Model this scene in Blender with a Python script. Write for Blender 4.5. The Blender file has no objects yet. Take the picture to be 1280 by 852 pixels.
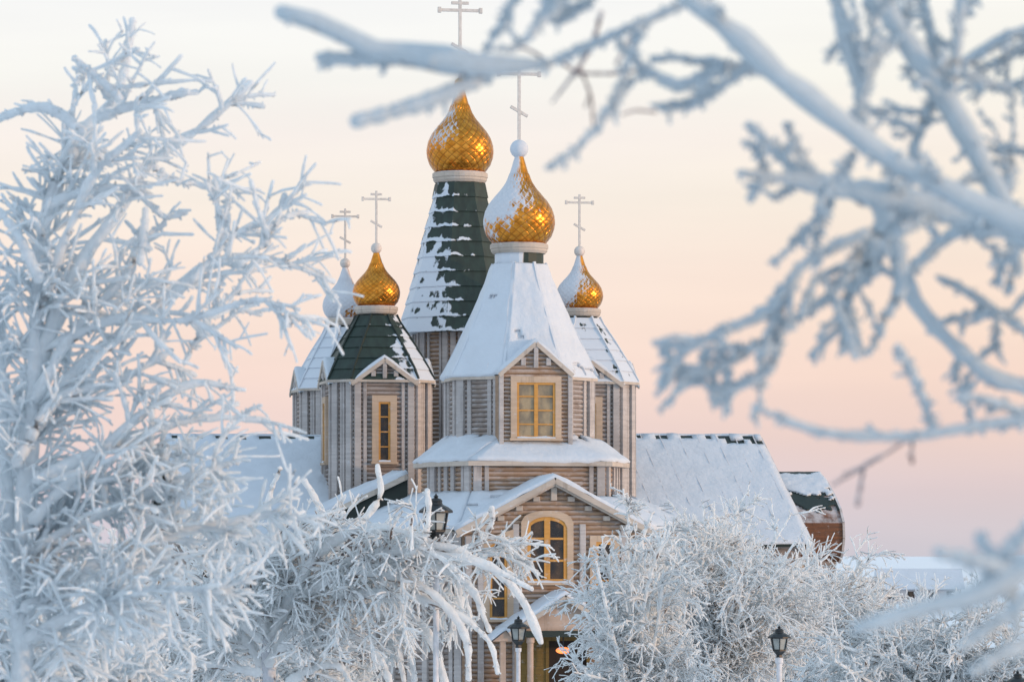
import bpy, math, random
import numpy as np
from mathutils import Vector, noise as mnoise

random.seed(4)
RNG = np.random.default_rng(11)
scene = bpy.context.scene
COL = scene.collection
F_PX, HOR, CAMZ = 5000.0, 695.0, 7.0        # focal length in photo pixels, horizon row, eye height


def W(px, py, Y):
    return ((px - 640.0) * Y / F_PX, Y, CAMZ + (HOR - py) * Y / F_PX)


# ------------------------------------------------------------------ materials
class NT:
    def __init__(self, name):
        self.m = bpy.data.materials.new(name)
        self.m.use_nodes = True
        self.t = self.m.node_tree
        self.b = self.t.nodes['Principled BSDF']

    def n(self, typ, **kw):
        nd = self.t.nodes.new(typ)
        for k, v in kw.items():
            setattr(nd, k, v)
        return nd

    def l(self, a, b):
        self.t.links.new(a, b)

    def set(self, sock, v):
        if hasattr(v, 'is_output'):
            self.l(v, sock)
        else:
            sock.default_value = v

    def math(self, op, a, b=0.0, c=0.0):
        nd = self.n('ShaderNodeMath', operation=op)
        for s, v in zip(nd.inputs, (a, b, c)):
            self.set(s, v)
        return nd.outputs[0]

    def smooth(self, x, lo, hi):
        nd = self.n('ShaderNodeMapRange', interpolation_type='SMOOTHSTEP')
        self.set(nd.inputs[0], x)
        nd.inputs[1].default_value = lo
        nd.inputs[2].default_value = hi
        return nd.outputs[0]

    def mix(self, f, a, b):
        nd = self.n('ShaderNodeMix', data_type='RGBA')
        self.set(nd.inputs[0], f)
        for s, v in ((nd.inputs[6], a), (nd.inputs[7], b)):
            if isinstance(v, tuple):
                v = (*v, 1.0) if len(v) == 3 else v
            self.set(s, v)
        return nd.outputs[2]

    def noise(self, scale, detail=3.0, vec=None, rough=0.55):
        nd = self.n('ShaderNodeTexNoise')
        nd.inputs['Scale'].default_value = scale
        nd.inputs['Detail'].default_value = detail
        nd.inputs['Roughness'].default_value = rough
        self.l(vec if vec is not None else self.obj(), nd.inputs['Vector'])
        return nd.outputs['Fac']

    def obj(self):
        return self.n('ShaderNodeTexCoord').outputs['Object']

    def scaled(self, vec, s):
        nd = self.n('ShaderNodeMapping')
        nd.inputs['Scale'].default_value = s
        self.l(vec, nd.inputs['Vector'])
        return nd.outputs[0]

    def normal(self):
        return self.n('ShaderNodeNewGeometry').outputs['Normal']

    def dot(self, v, d):
        nd = self.n('ShaderNodeVectorMath', operation='DOT_PRODUCT')
        self.l(v, nd.inputs[0])
        nd.inputs[1].default_value = d
        return nd.outputs['Value']

    def bump(self, h, strength, dist=0.05):
        nd = self.n('ShaderNodeBump')
        nd.inputs['Strength'].default_value = strength
        nd.inputs['Distance'].default_value = dist
        self.l(h, nd.inputs['Height'])
        self.l(nd.outputs[0], self.b.inputs['Normal'])

    def base(self, c):
        if isinstance(c, tuple):
            c = (*c, 1.0) if len(c) == 3 else c
        self.set(self.b.inputs['Base Color'], c)

    def pr(self, **kw):
        for k, v in kw.items():
            self.set(self.b.inputs[k.replace('_', ' ')], v)
        return self


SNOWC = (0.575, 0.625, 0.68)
GREEN = (0.009, 0.021, 0.016)
M = {}


def mk_snow(name, c=SNOWC, scale=1.0, var=0.05):
    m = NT(name)
    f = m.noise(0.9 * scale, 5)
    m.base(m.mix(m.smooth(f, 0.35, 0.7), c, tuple(x * (1 - var) for x in c)))
    m.pr(Roughness=0.65)
    m.bump(m.noise(3.0 * scale, 6), 0.5, 0.12 / scale)
    return m.m


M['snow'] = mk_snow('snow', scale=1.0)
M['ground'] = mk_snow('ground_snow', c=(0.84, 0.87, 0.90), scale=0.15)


def mk_frost(name, c, bark, amount, scale, glow=0.0):
    m = NT(name)
    nz = m.n('ShaderNodeSeparateXYZ')
    m.l(m.normal(), nz.inputs[0])
    f = m.noise(scale, 4)
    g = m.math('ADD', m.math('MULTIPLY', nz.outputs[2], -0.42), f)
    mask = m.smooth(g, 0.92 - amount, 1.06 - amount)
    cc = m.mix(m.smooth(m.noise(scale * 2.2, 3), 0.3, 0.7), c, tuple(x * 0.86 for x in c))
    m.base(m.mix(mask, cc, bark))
    m.pr(Roughness=0.7)
    m.bump(m.noise(scale * 5, 4), 0.6, 0.25 / scale)
    if glow:
        # rime lets a good part of the sky's light through
        tr = m.n('ShaderNodeBsdfTranslucent')
        m.set(tr.inputs[0], m.mix(mask, tuple(min(1, x * 1.06) for x in c), bark))
        mx = m.n('ShaderNodeMixShader')
        mx.inputs[0].default_value = glow
        out = m.t.nodes['Material Output']
        m.l(m.b.outputs[0], mx.inputs[1])
        m.l(tr.outputs[0], mx.inputs[2])
        m.l(mx.outputs[0], out.inputs['Surface'])
    return m.m


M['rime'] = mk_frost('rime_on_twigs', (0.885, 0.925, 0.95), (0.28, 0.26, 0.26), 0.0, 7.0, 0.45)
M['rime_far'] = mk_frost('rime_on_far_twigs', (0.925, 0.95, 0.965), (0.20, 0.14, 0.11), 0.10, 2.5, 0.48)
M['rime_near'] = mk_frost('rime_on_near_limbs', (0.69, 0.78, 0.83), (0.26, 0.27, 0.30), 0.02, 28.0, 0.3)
M['twig'] = mk_frost('brown_twig', (0.5, 0.48, 0.5), (0.16, 0.11, 0.11), 0.45, 28.0)
M['bark'] = mk_frost('frosted_bark', (0.62, 0.64, 0.68), (0.10, 0.08, 0.07), 0.36, 4.0)


def mk_wood(name, a, b, grain=1.0):
    m = NT(name)
    o = m.obj()
    f = m.noise(1.0, 6, m.scaled(o, (0.7, 0.7, 9.0)), 0.65)
    g = m.noise(0.35, 4, o)
    c = m.mix(m.smooth(f, 0.25, 0.75), a, b)
    c = m.mix(m.math('MULTIPLY', m.smooth(g, 0.42, 0.7), 0.55), c, tuple(x * 0.5 for x in a))
    # rime caught in the grain and damp streaks running down
    st = m.noise(1.0, 4, m.scaled(o, (3.2, 3.2, 0.35)))
    c = m.mix(m.math('MULTIPLY', m.smooth(st, 0.56, 0.74), 0.55), c, tuple(x * 0.45 for x in b))
    fro = m.noise(2.2, 6, m.scaled(o, (1.0, 1.0, 1.6)), 0.7)
    c = m.mix(m.math('MULTIPLY', m.smooth(fro, 0.56, 0.72), 0.45), c, (0.60, 0.62, 0.65))
    nz = m.n('ShaderNodeSeparateXYZ')
    m.l(m.normal(), nz.inputs[0])
    led = m.math('MULTIPLY', m.smooth(nz.outputs[2], 0.25, 0.8), m.smooth(m.noise(1.7, 5), 0.30, 0.62))
    c = m.mix(m.math('MULTIPLY', led, 0.7), c, (0.66, 0.69, 0.73))
    m.base(c)
    m.pr(Roughness=0.75)
    m.bump(f, 0.25 * grain, 0.03)
    return m.m


M['log'] = mk_wood('weathered_logs', (0.34, 0.275, 0.235), (0.235, 0.195, 0.17))
M['log_warm'] = mk_wood('honey_logs', (0.41, 0.265, 0.165), (0.28, 0.18, 0.115))
M['board'] = mk_wood('grey_boards', (0.50, 0.465, 0.445), (0.36, 0.335, 0.32))
M['trim'] = mk_wood('pale_trim', (0.55, 0.475, 0.40), (0.43, 0.375, 0.32))
M['gold_trim'] = mk_wood('honey_window_frame', (0.60, 0.30, 0.07), (0.48, 0.23, 0.05))
M['pale_frame'] = mk_wood('pale_window_casing', (0.55, 0.41, 0.29), (0.43, 0.33, 0.245))
M['pediment'] = mk_wood('pediment_boards', (0.52, 0.39, 0.305), (0.45, 0.34, 0.265))
M['door'] = mk_wood('door_boards', (0.24, 0.165, 0.045), (0.17, 0.12, 0.035))


def simple(name, c, rough=0.5, metal=0.0, **kw):
    m = NT(name)
    f = m.noise(6.0, 4)
    m.base(m.mix(m.smooth(f, 0.3, 0.7), c, tuple(x * 0.8 for x in c)))
    m.pr(Roughness=rough, Metallic=metal, **kw)
    return m.m


M['green'] = simple('green_roof_metal', GREEN, 0.55)


def mk_glass(name, a, b, rough):
    m = NT(name)
    f = m.noise(0.9, 2, m.scaled(m.obj(), (1.6, 1.6, 1.0)))
    m.base(m.mix(m.smooth(f, 0.40, 0.62), a, b))
    fr = m.noise(7.0, 5)
    m.pr(Roughness=m.math('ADD', rough, m.math('MULTIPLY', m.smooth(fr, 0.45, 0.7), 0.3)))
    return m.m


M['glass_dark'] = mk_glass('dark_window_glass', (0.018, 0.014, 0.012), (0.07, 0.042, 0.022), 0.10)
M['glass_pale'] = mk_glass('pale_window_glass', (0.34, 0.265, 0.16), (0.20, 0.165, 0.11), 0.16)
M['black'] = simple('black_iron', (0.012, 0.014, 0.016), 0.4)
M['lamp_glass'] = simple('lamp_glass', (0.36, 0.38, 0.36), 0.2)
M['post'] = simple('frosted_post', (0.66, 0.67, 0.70), 0.6)
M['cross'] = simple('frosted_gilt_cross', (0.66, 0.62, 0.57), 0.55)
M['shade_in'] = simple('painted_interior_shade', (0.03, 0.022, 0.018), 0.8)  # near-black colour stands for the unlit space behind the door opening
M['copper'] = mk_wood('brown_shingled_eave', (0.22, 0.08, 0.03), (0.07, 0.035, 0.02))

m = NT('entrance_bulb')
m.base((1.0, 0.35, 0.12))
m.pr(Emission_Color=(1.0, 0.24, 0.06, 1.0), Emission_Strength=1.6)
M['bulb'] = m.m


def mk_shingle(name, bias, side=0.55, rowmix=0.5, off=0.0):
    """green shingle courses with snow caught on the windward side and along the courses (UV: u metres, v course number)"""
    m = NT(name)
    uv = m.n('ShaderNodeUVMap').outputs[0]
    sep = m.n('ShaderNodeSeparateXYZ')
    m.l(uv, sep.inputs[0])
    wob = m.noise(1.0, 3, m.scaled(uv, (1.3, 0.9, 1.0)))
    fr = m.math('FRACT', m.math('ADD', sep.outputs[1], m.math('MULTIPLY', m.math('SUBTRACT', wob, 0.5), 0.55)))
    gap = m.math('SUBTRACT', 1.0, m.smooth(fr, 0.04, 0.34))
    big = m.noise(1.0, 2, m.scaled(uv, (0.55, 0.38, 1.0)))
    mid = m.noise(1.0, 4, m.scaled(uv, (2.1, 1.1, 1.0)))
    wind = m.dot(m.obj(), (-0.36, 0.0, 0.0))
    wind = m.math('ADD', wind, off)
    streak = m.noise(1.0, 2, m.scaled(m.obj(), (1.7, 1.7, 0.35)))
    big = m.math('ADD', m.math('MULTIPLY', big, 0.5), m.math('MULTIPLY', streak, 0.5))
    s = m.math('ADD', m.math('MULTIPLY', big, 1.15), m.math('MULTIPLY', mid, 0.95))
    s = m.math('ADD', s, m.math('MULTIPLY', wind, side))
    s = m.math('ADD', s, m.math('MULTIPLY', gap, rowmix))
    mask = m.smooth(s, 1.46 - bias, 1.54 - bias)
    tone = m.noise(1.0, 2, m.scaled(uv, (3.0, 1.0, 1.0)))
    g = m.mix(m.smooth(tone, 0.3, 0.7), GREEN, tuple(x * 1.7 for x in GREEN))
    m.base(m.mix(mask, g, SNOWC))
    m.pr(Roughness=0.6)
    m.bump(m.math('ADD', mask, m.math('MULTIPLY', mid, 0.3)), 0.8, 0.06)
    return m.m


M['shingle_tall'] = mk_shingle('shingles_half_snowed', 0.12, 0.55, 0.30)
M['shingle_tall_b'] = mk_shingle('drum_half_snowed', 0.34, 1.3, 0.1)
M['shingle_bare'] = mk_shingle('shingles_mostly_bare', 0.22, -0.62, 0.12, off=-1.96)
M['shingle_snowed'] = mk_shingle('shingles_mostly_snowed', 0.58, 0.0, 0.08)
M['shingle_white'] = mk_shingle('shingles_snowed_over', 0.75, 0.0, 0.1)


def mk_gold(name, amount, belly=0.3):
    """gilded scales, snow plastered on the windward flank; amount shifts how far round it reaches"""
    m = NT(name)
    uv = m.n('ShaderNodeUVMap').outputs[0]
    sep = m.n('ShaderNodeSeparateXYZ')
    m.l(uv, sep.inputs[0])
    wind = m.dot(m.normal(), (-0.86, -0.36, 0.36))
    f = m.noise(1.3, 5)
    st = m.noise(1.0, 3, m.scaled(uv, (60, 7, 1)))
    s = m.math('ADD', wind, m.math('MULTIPLY', m.math('SUBTRACT', f, 0.5), 1.5))
    s = m.math('ADD', s, m.math('MULTIPLY', m.math('SUBTRACT', st, 0.5), 1.2))
    # scale edges: tarnished seams
    a = m.math('ADD', m.math('MULTIPLY', sep.outputs[0], 22.0), m.math('MULTIPLY', sep.outputs[1], 11.0))
    b = m.math('SUBTRACT', m.math('MULTIPLY', sep.outputs[0], 22.0), m.math('MULTIPLY', sep.outputs[1], 11.0))
    ea = m.math('ABSOLUTE', m.math('SUBTRACT', m.math('FRACT', a), 0.5))
    eb = m.math('ABSOLUTE', m.math('SUBTRACT', m.math('FRACT', b), 0.5))
    seam = m.smooth(m.math('MAXIMUM', ea, eb), 0.40, 0.47)
    plain = m.smooth(sep.outputs[1], 0.80, 0.81)          # the tip is one smooth sheet
    seam = m.math('MULTIPLY', seam, m.math('SUBTRACT', 1.0, plain))
    # the belly keeps only frost lodged along the scale edges
    low = m.math('SUBTRACT', 1.0, m.smooth(sep.outputs[1], 0.12, 0.46))
    s = m.math('ADD', s, m.math('MULTIPLY', low, -belly))
    s = m.math('ADD', s, m.math('MULTIPLY', m.math('SUBTRACT', seam, 0.35), 0.26))
    mask = m.math('MULTIPLY', m.smooth(s, 0.84 - amount, 1.16 - amount), 0.93)
    gold = m.mix(m.smooth(m.noise(3.0, 3), 0.3, 0.7), (0.74, 0.31, 0.05), (0.50, 0.175, 0.02))
    gold = m.mix(m.math('MULTIPLY', seam, 0.6), gold, (0.20, 0.07, 0.015))
    m.base(m.mix(mask, gold, SNOWC))
    m.pr(Metallic=m.math('SUBTRACT', 1.0, mask))
    m.pr(Roughness=m.math('ADD', 0.25, m.math('MULTIPLY', mask, 0.4)))
    h = m.math('ADD', m.math('MULTIPLY', seam, -0.5), m.math('MULTIPLY', mask, 0.8))
    m.bump(h, 0.5, 0.04)
    return m.m


# ------------------------------------------------------------------ mesh helpers
class MB:
    def __init__(self):
        self.v, self.f, self.mi, self.uv = [], [], [], []

    def face(self, idx, mi=0, uv=None):
        self.f.append(idx)
        self.mi.append(mi)
        self.uv.append(uv)

    def add(self, vs, fs, mi=0):
        o = len(self.v)
        self.v.extend(vs)
        for f in fs:
            self.face([i + o for i in f], mi)

    def box(self, c, s, ex=(1, 0, 0), ey=(0, 1, 0), ez=(0, 0, 1), mi=0):
        ex, ey, ez, c = Vector(ex), Vector(ey), Vector(ez), Vector(c)
        vs = []
        for dz in (-.5, .5):
            for dx, dy in ((-.5, -.5), (.5, -.5), (.5, .5), (-.5, .5)):
                vs.append(tuple(c + ex * (dx * s[0]) + ey * (dy * s[1]) + ez * (dz * s[2])))
        self.add(vs, [(3, 2, 1, 0), (4, 5, 6, 7), (0, 1, 5, 4), (1, 2, 6, 5), (2, 3, 7, 6), (3, 0, 4, 7)], mi)

    def beam(self, a, b, w, h, up=(0, 0, 1), mi=0):
        a, b = Vector(a), Vector(b)
        e = (b - a)
        L = e.length
        e.normalize()
        side = e.cross(Vector(up)).normalized()
        u = side.cross(e).normalized()
        self.box((a + b) / 2, (L, w, h), e, side, u, mi)

    def prism(self, poly, ext, mi=0):
        """poly: 3D points of a planar face, extruded by ext"""
        n = len(poly)
        ext = Vector(ext)
        vs = [tuple(p) for p in poly] + [tuple(Vector(p) + ext) for p in poly]
        fs = [tuple(range(n)), tuple(range(2 * n - 1, n - 1, -1))]
        for i in range(n):
            j = (i + 1) % n
            fs.append((i, n + i, n + j, j))
        self.add(vs, fs, mi)

    def rings(self, rings, mi=0, closed=True, cap0=False, cap1=False, uvs=None):
        o = len(self.v)
        n = len(rings[0])
        for r in rings:
            self.v.extend(r)
        for k in range(len(rings) - 1):
            for i in range(n if closed else n - 1):
                j = (i + 1) % n
                uv = None
                if uvs:
                    u0, u1 = uvs[k][i], uvs[k][i + 1]
                    w0, w1 = uvs[k + 1][i], uvs[k + 1][i + 1]
                    uv = [u0, u1, w1, w0]
                self.face([o + k * n + i, o + k * n + j, o + (k + 1) * n + j, o + (k + 1) * n + i], mi, uv)
        if cap0:
            self.face([o + i for i in range(n)][::-1], mi)
        if cap1:
            self.face([o + (len(rings) - 1) * n + i for i in range(n)], mi)

    def build(self, name, mats, parent=None, smooth=False, bevel=0.0):
        me = bpy.data.meshes.new(name)
        me.from_pydata([tuple(p) for p in self.v], [], self.f)
        for mt in (mats if isinstance(mats, (list, tuple)) else [mats]):
            me.materials.append(mt)
        if any(self.mi):
            me.polygons.foreach_set('material_index', self.mi)
        if any(u is not None for u in self.uv):
            lay = me.uv_layers.new(name='UVMap')
            k = 0
            for f, u in zip(self.f, self.uv):
                for q in range(len(f)):
                    if u is not None:
                        lay.data[k].uv = u[q]
                    k += 1
        if smooth:
            me.polygons.foreach_set('use_smooth', [True] * len(me.polygons))
        me.update()
        import bmesh
        bm = bmesh.new()
        bm.from_mesh(me)
        bmesh.ops.recalc_face_normals(bm, faces=bm.faces)
        bm.to_mesh(me)
        bm.free()
        o = bpy.data.objects.new(name, me)
        COL.objects.link(o)
        o.parent = parent
        if bevel:
            b = o.modifiers.new('Bevel', 'BEVEL')
            b.width = bevel
            b.segments = 2
        return o


def empty(name, loc, rz=0.0):
    o = bpy.data.objects.new(name, None)
    COL.objects.link(o)
    o.location = loc
    o.rotation_euler.z = rz
    o.empty_display_size = 0.5
    return o


def tag(o, label=None, cat=None, group=None, kind=None):
    for k, v in (('label', label), ('category', cat), ('group', group), ('kind', kind)):
        if v:
            o[k] = v
    return o


def offset_poly(poly, t):
    """outward offset of a convex counter-clockwise polygon"""
    n = len(poly)
    out = []
    for i in range(n):
        p0, p1, p2 = (Vector(poly[(i + k) % n]) for k in (-1, 0, 1))
        e1, e2 = (p1 - p0).normalized(), (p2 - p1).normalized()
        n1, n2 = Vector((e1.y, -e1.x)), Vector((e2.y, -e2.x))
        b = (n1 + n2)
        b = b / max(0.3, (1 + n1.dot(n2)))
        q = p1 + b * t
        out.append((q.x, q.y))
    return out


def log_rings(mb, poly, z0, z1, course=0.235, amp=0.065, mi=0):
    rings = []
    n = max(1, round((z1 - z0) / course))
    c = (z1 - z0) / n
    prof = ((0.0, -0.9), (0.14, 0.25), (0.5, 1.0), (0.86, 0.25))
    for k in range(n):
        for a, b in prof:
            rings.append([(x, y, z0 + (k + a) * c) for x, y in offset_poly(poly, amp * b)])
    rings.append([(x, y, z1) for x, y in offset_poly(poly, -amp)])
    mb.rings(rings, mi, cap1=True)


def log_panel(mb, c, e, nrm, lim, z0, z1, course=0.235, amp=0.065, mi=0):
    """flat log wall in the plane through c; lim(z) gives its left and right ends"""
    e, nrm, c = Vector(e), Vector(nrm), Vector(c)
    n = max(1, round((z1 - z0) / course))
    h = (z1 - z0) / n
    rows = []
    for k in range(n):
        for a, b in ((0.0, -0.9), (0.14, 0.25), (0.5, 1.0), (0.86, 0.25)):
            rows.append((z0 + (k + a) * h, b * amp))
    rows.append((z1, -amp))
    rr = []
    for z, b in rows:
        l, r = lim(z)
        rr.append([tuple(Vector((c.x, c.y, z)) + e * q + nrm * b) for q in (l, r)])
    mb.rings(rr, mi, closed=False)


# ------------------------------------------------------------------ the church
TH = math.radians(11.0)
O0 = (-2.81, 216.3, 0.0)
church = tag(empty('wooden_church', O0, TH),
             'grey log church with gilded onion domes and snow-covered tent roofs', 'church')
FX, FD = 0.0, 16.6          # front tower axis: local x, distance in front of the middle


def P(u, d, z):
    return (u, -d, z)


def octagon(cx, cd, ap, half):
    """counter-clockwise seen from above in local x / y; faces square to the front"""
    pts = [(-half, -ap), (half, -ap), (ap, -half), (ap, half), (half, ap), (-half, ap), (-ap, half), (-ap, -half)]
    return [(cx + x, -cd + y) for x, y in pts]


def corners(poly, z0, z1, parent, w=0.34, name='corner_post', mat=None, which=None, gap=0.42):
    """paired upright boards covering the log ends at each corner"""
    n = len(poly)
    for i in range(n):
        if which is not None and i not in which:
            continue
        p0, p1, p2 = (Vector(poly[(i + k) % n]) for k in (-1, 0, 1))
        e1, e2 = (p0 - p1).normalized(), (p2 - p1).normalized()
        n1 = Vector((-e1.y, e1.x))
        n2 = Vector((e2.y, -e2.x))
        mb = MB()
        for e, nn in ((e1, n1), (e2, n2)):
            c = p1 + e * (w * 0.5 + 0.03) + nn * 0.10
            mb.box((c.x, c.y, (z0 + z1) / 2), (w, 0.20, z1 - z0), (e.x, e.y, 0), (nn.x, nn.y, 0))
            # a second stepped board behind
            c = p1 + e * (w * 1.75) + nn * 0.045
            mb.box((c.x, c.y, (z0 + z1) / 2), (w * 0.55, 0.13, z1 - z0 - 0.02), (e.x, e.y, 0), (nn.x, nn.y, 0))
        mb.build(name, mat or M['board'], parent, bevel=0.015)


def tent(name, cx, cd, prof, poly_of, mat, parent, steps=None, row=0.8):
    """ring stack; prof: (scale, z) from eave to top, poly_of(scale) the outline"""
    mb = MB()
    # resample into courses with a small step at each lower edge
    pts = []
    L = 0.0
    for k in range(len(prof) - 1):
        (s0, z0), (s1, z1) = prof[k], prof[k + 1]
        m_ = 6
        for q in range(m_):
            t = q / m_
            pts.append((s0 + (s1 - s0) * t, z0 + (z1 - z0) * t))
    pts.append(prof[-1])
    zs = [p[1] for p in pts]
    ztop, zbot = zs[-1], zs[0]
    nrow = max(3, round((ztop - zbot) / row))

    def at(z):
        for k in range(len(pts) - 1):
            if pts[k][1] <= z <= pts[k + 1][1]:
                t = (z - pts[k][1]) / max(1e-6, pts[k + 1][1] - pts[k][1])
                return pts[k][0] + (pts[k + 1][0] - pts[k][0]) * t
        return pts[-1][0]
    rings, uvs = [], []
    for r in range(nrow):
        for a, out in ((0.0, 0.05), (0.35, 0.03), (0.7, 0.01), (0.97, -0.005)):
            z = zbot + (r + a) * (ztop - zbot) / nrow
            poly = offset_poly(poly_of(at(z)), out)
            rings.append([(x, y, z) for x, y in poly])
            n = len(poly)
            us, acc = [], 0.0
            for i in range(n):
                j = (i + 1) % n
                Ln = math.dist(poly[i], poly[j])
                us.append((i * 3.7 - Ln / 2, r + a))
                acc += Ln
            us.append(((n) * 3.7, r + a))
            uvs.append(us)
    # per-face uv: left edge -L/2, right edge +L/2
    o = len(mb.v)
    n = len(rings[0])
    for r_ in rings:
        mb.v.extend(r_)
    for k in range(len(rings) - 1):
        for i in range(n):
            j = (i + 1) % n
            def uvp(kk, side):
                Ln = math.dist(rings[kk][i][:2], rings[kk][j][:2])
                return (i * 5.3 + side * Ln / 2, uvs[kk][0][1])
            mb.face([o + k * n + i, o + k * n + j, o + (k + 1) * n + j, o + (k + 1) * n + i], 0,
                    [uvp(k, -1), uvp(k, 1), uvp(k + 1, 1), uvp(k + 1, -1)])
    mb.face([o + i for i in range(n)][::-1], 0, [(0, .9)] * n)
    return mb.build(name, mat, parent)


def snow_sheet(name, rings, parent, thick=0.16, seg=14, holes=None, seed=0, mat=None, closed=False, open_top=False):
    """lumpy snow lying on a roof: rings are polylines from eave to ridge, each a list of points; has real thickness"""
    # each strip between corners is subdivided; the sheet is lifted along its normal
    A = [[Vector(p) for p in r] for r in rings]
    m_ = len(A[0])
    cols = []
    rows_n = 0
    grid = []
    for k in range(len(A) - 1):
        for q in range(seg):
            t = q / seg
            line = []
            for i in range(m_ - 1):
                for s in range(seg):
                    w = s / seg
                    lo = A[k][i].lerp(A[k][i + 1], w)
                    hi = A[k + 1][i].lerp(A[k + 1][i + 1], w)
                    line.append(lo.lerp(hi, t))
            line.append(A[k][-1].lerp(A[k + 1][-1], t))
            grid.append(line)
    last = []
    for i in range(m_ - 1):
        for s in range(seg):
            last.append(A[-1][i].lerp(A[-1][i + 1], s / seg))
    last.append(A[-1][-1])
    grid.append(last)
    R_, C_ = len(grid), len(grid[0])
    mb = MB()
    nrm = [[None] * C_ for _ in range(R_)]
    for r in range(R_):
        for c in range(C_):
            du = grid[r][min(c + 1, C_ - 1)] - grid[r][max(c - 1, 0)]
            dv = grid[min(r + 1, R_ - 1)][c] - grid[max(r - 1, 0)][c]
            n_ = du.cross(dv)
            if n_.length < 1e-9:
                n_ = Vector((0, 0, 1))
            n_.normalize()
            if n_.z < 0:
                n_ = -n_
            nrm[r][c] = n_
    for lay in (0, 1):
        for r in range(R_):
            for c in range(C_):
                p = grid[r][c]
                h = 0.015
                if lay:
                    nz = mnoise.noise(p * 0.9 + Vector((seed, 0, 0))) * 0.35 + mnoise.noise(p * 2.7) * 0.15 + mnoise.noise(Vector((p.x * 2.4, p.y * 2.4, p.z * .35))) * 0.35
                    h = thick * (1 + nz)
                    if r == 0:
                        h *= 0.8
                q_ = p + nrm[r][c] * h
                if r == 0:
                    q_.z -= max(0.0, 0.05 + 0.16 * mnoise.noise(Vector((p.x * 1.3, p.y * 1.3, seed)))) * (1.0 if thick > .08 else 0.0)
                mb.v.append(tuple(q_))
    N = R_ * C_
    keep = {}
    for r in range(R_ - 1):
        for c in range(C_ - 1):
            p = (grid[r][c] + grid[r + 1][c + 1]) / 2
            keep[(r, c)] = not (holes and holes(p, r / (R_ - 1), c / (C_ - 1)))
    for (r, c), k in keep.items():
        if not k:
            continue
        a, b, d, e = r * C_ + c, r * C_ + c + 1, (r + 1) * C_ + c + 1, (r + 1) * C_ + c
        mb.face([N + a, N + b, N + d, N + e])
        for dr, dc, q in ((-1, 0, (a, b)), (0, 1, (b, d)), (1, 0, (d, e)), (0, -1, (e, a))):
            if not keep.get((r + dr, c + dc), False):
                mb.face([q[0], q[1], N + q[1], N + q[0]])
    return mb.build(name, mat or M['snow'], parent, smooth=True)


def onion(cx, cd, z0, zb, rmax, mat, parent, ball_r, cross_h, ball_mat):
    """onion dome from z0 to the ball centre zb, then ball and three-barred cross"""
    H = zb - ball_r * 0.8 - z0
    prof = [(0.0, 0.72), (0.035, 0.80), (0.09, 0.90), (0.16, 0.965), (0.235, 1.0), (0.31, 0.985), (0.39, 0.93), (0.47, 0.82),
            (0.55, 0.655), (0.63, 0.48), (0.71, 0.35), (0.79, 0.275), (0.87, 0.215), (0.94, 0.165), (1.0, 0.12)]
    hs = [p[0] for p in prof]
    # smooth interpolation
    nv, nu = 90, 120
    ts = np.linspace(0, 1, nv)
    xs = np.array(hs)
    ys = np.array([p[1] for p in prof])
    rs = np.interp(ts, xs, ys)
    ker = np.array([1, 2, 3, 2, 1]) / 9.0
    rp = np.concatenate([[rs[0]] * 2, rs, [rs[-1]] * 2])
    rs = np.convolve(rp, ker, 'valid')
    mb = MB()
    rings, uvs = [], []
    for t, r in zip(ts, rs):
        ring = []
        for i in range(nu):
            a = 2 * math.pi * i / nu
            A_ = i / nu * 22 + t * 11
            B_ = i / nu * 22 - t * 11
            ea, eb = abs(A_ % 1 - .5), abs(B_ % 1 - .5)
            pil = (1 - (2 * ea) ** 3) * (1 - (2 * eb) ** 3) * (1 if t < 0.8 else 0)
            rad = rmax * (r + 0.016 * pil)
            ring.append((cx + rad * math.cos(a), -cd + rad * math.sin(a), z0 + t * H))
        rings.append(ring)
        uvs.append([(i / nu, t) for i in range(nu + 1)])
    mb.rings(rings, 0, cap0=True, cap1=True, uvs=uvs)
    dome = mb.build('onion_dome', mat, parent, smooth=True)
    # ball
    b = MB()
    rr = []
    for k in range(1, 16):
        a = math.pi * k / 16
        rr.append([(cx + ball_r * math.sin(a) * math.cos(2 * math.pi * i / 24), -cd + ball_r * math.sin(a) * math.sin(2 * math.pi * i / 24),
                    zb - ball_r * math.cos(a)) for i in range(24)])
    b.rings(rr, cap0=True, cap1=True)
    b.build('finial_ball', ball_mat, dome, smooth=True)
    c = MB()
    zt = zb + ball_r * 0.9
    s = cross_h
    t_ = 0.030 * s + 0.03
    c.box((cx, -cd, zt + s / 2 - 0.1), (t_, t_, s + 0.2))
    c.box((cx, -cd, zt + 0.845 * s), (0.52 * s, t_ * .9, t_))
    c.box((cx, -cd, zt + 0.935 * s), (0.22 * s, t_ * .9, t_))
    c.beam((cx - 0.11 * s, -cd, zt + 0.43 * s), (cx + 0.11 * s, -cd, zt + 0.31 * s), t_ * .9, t_)
    for ex in (-0.26, 0.26):
        c.box((cx + ex * s, -cd, zt + 0.845 * s), (t_ * 1.1, t_ * 1.2, t_ * 1.9))
    c.build('cross', M['cross'], dome, bevel=0.008)
    return dome


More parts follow.
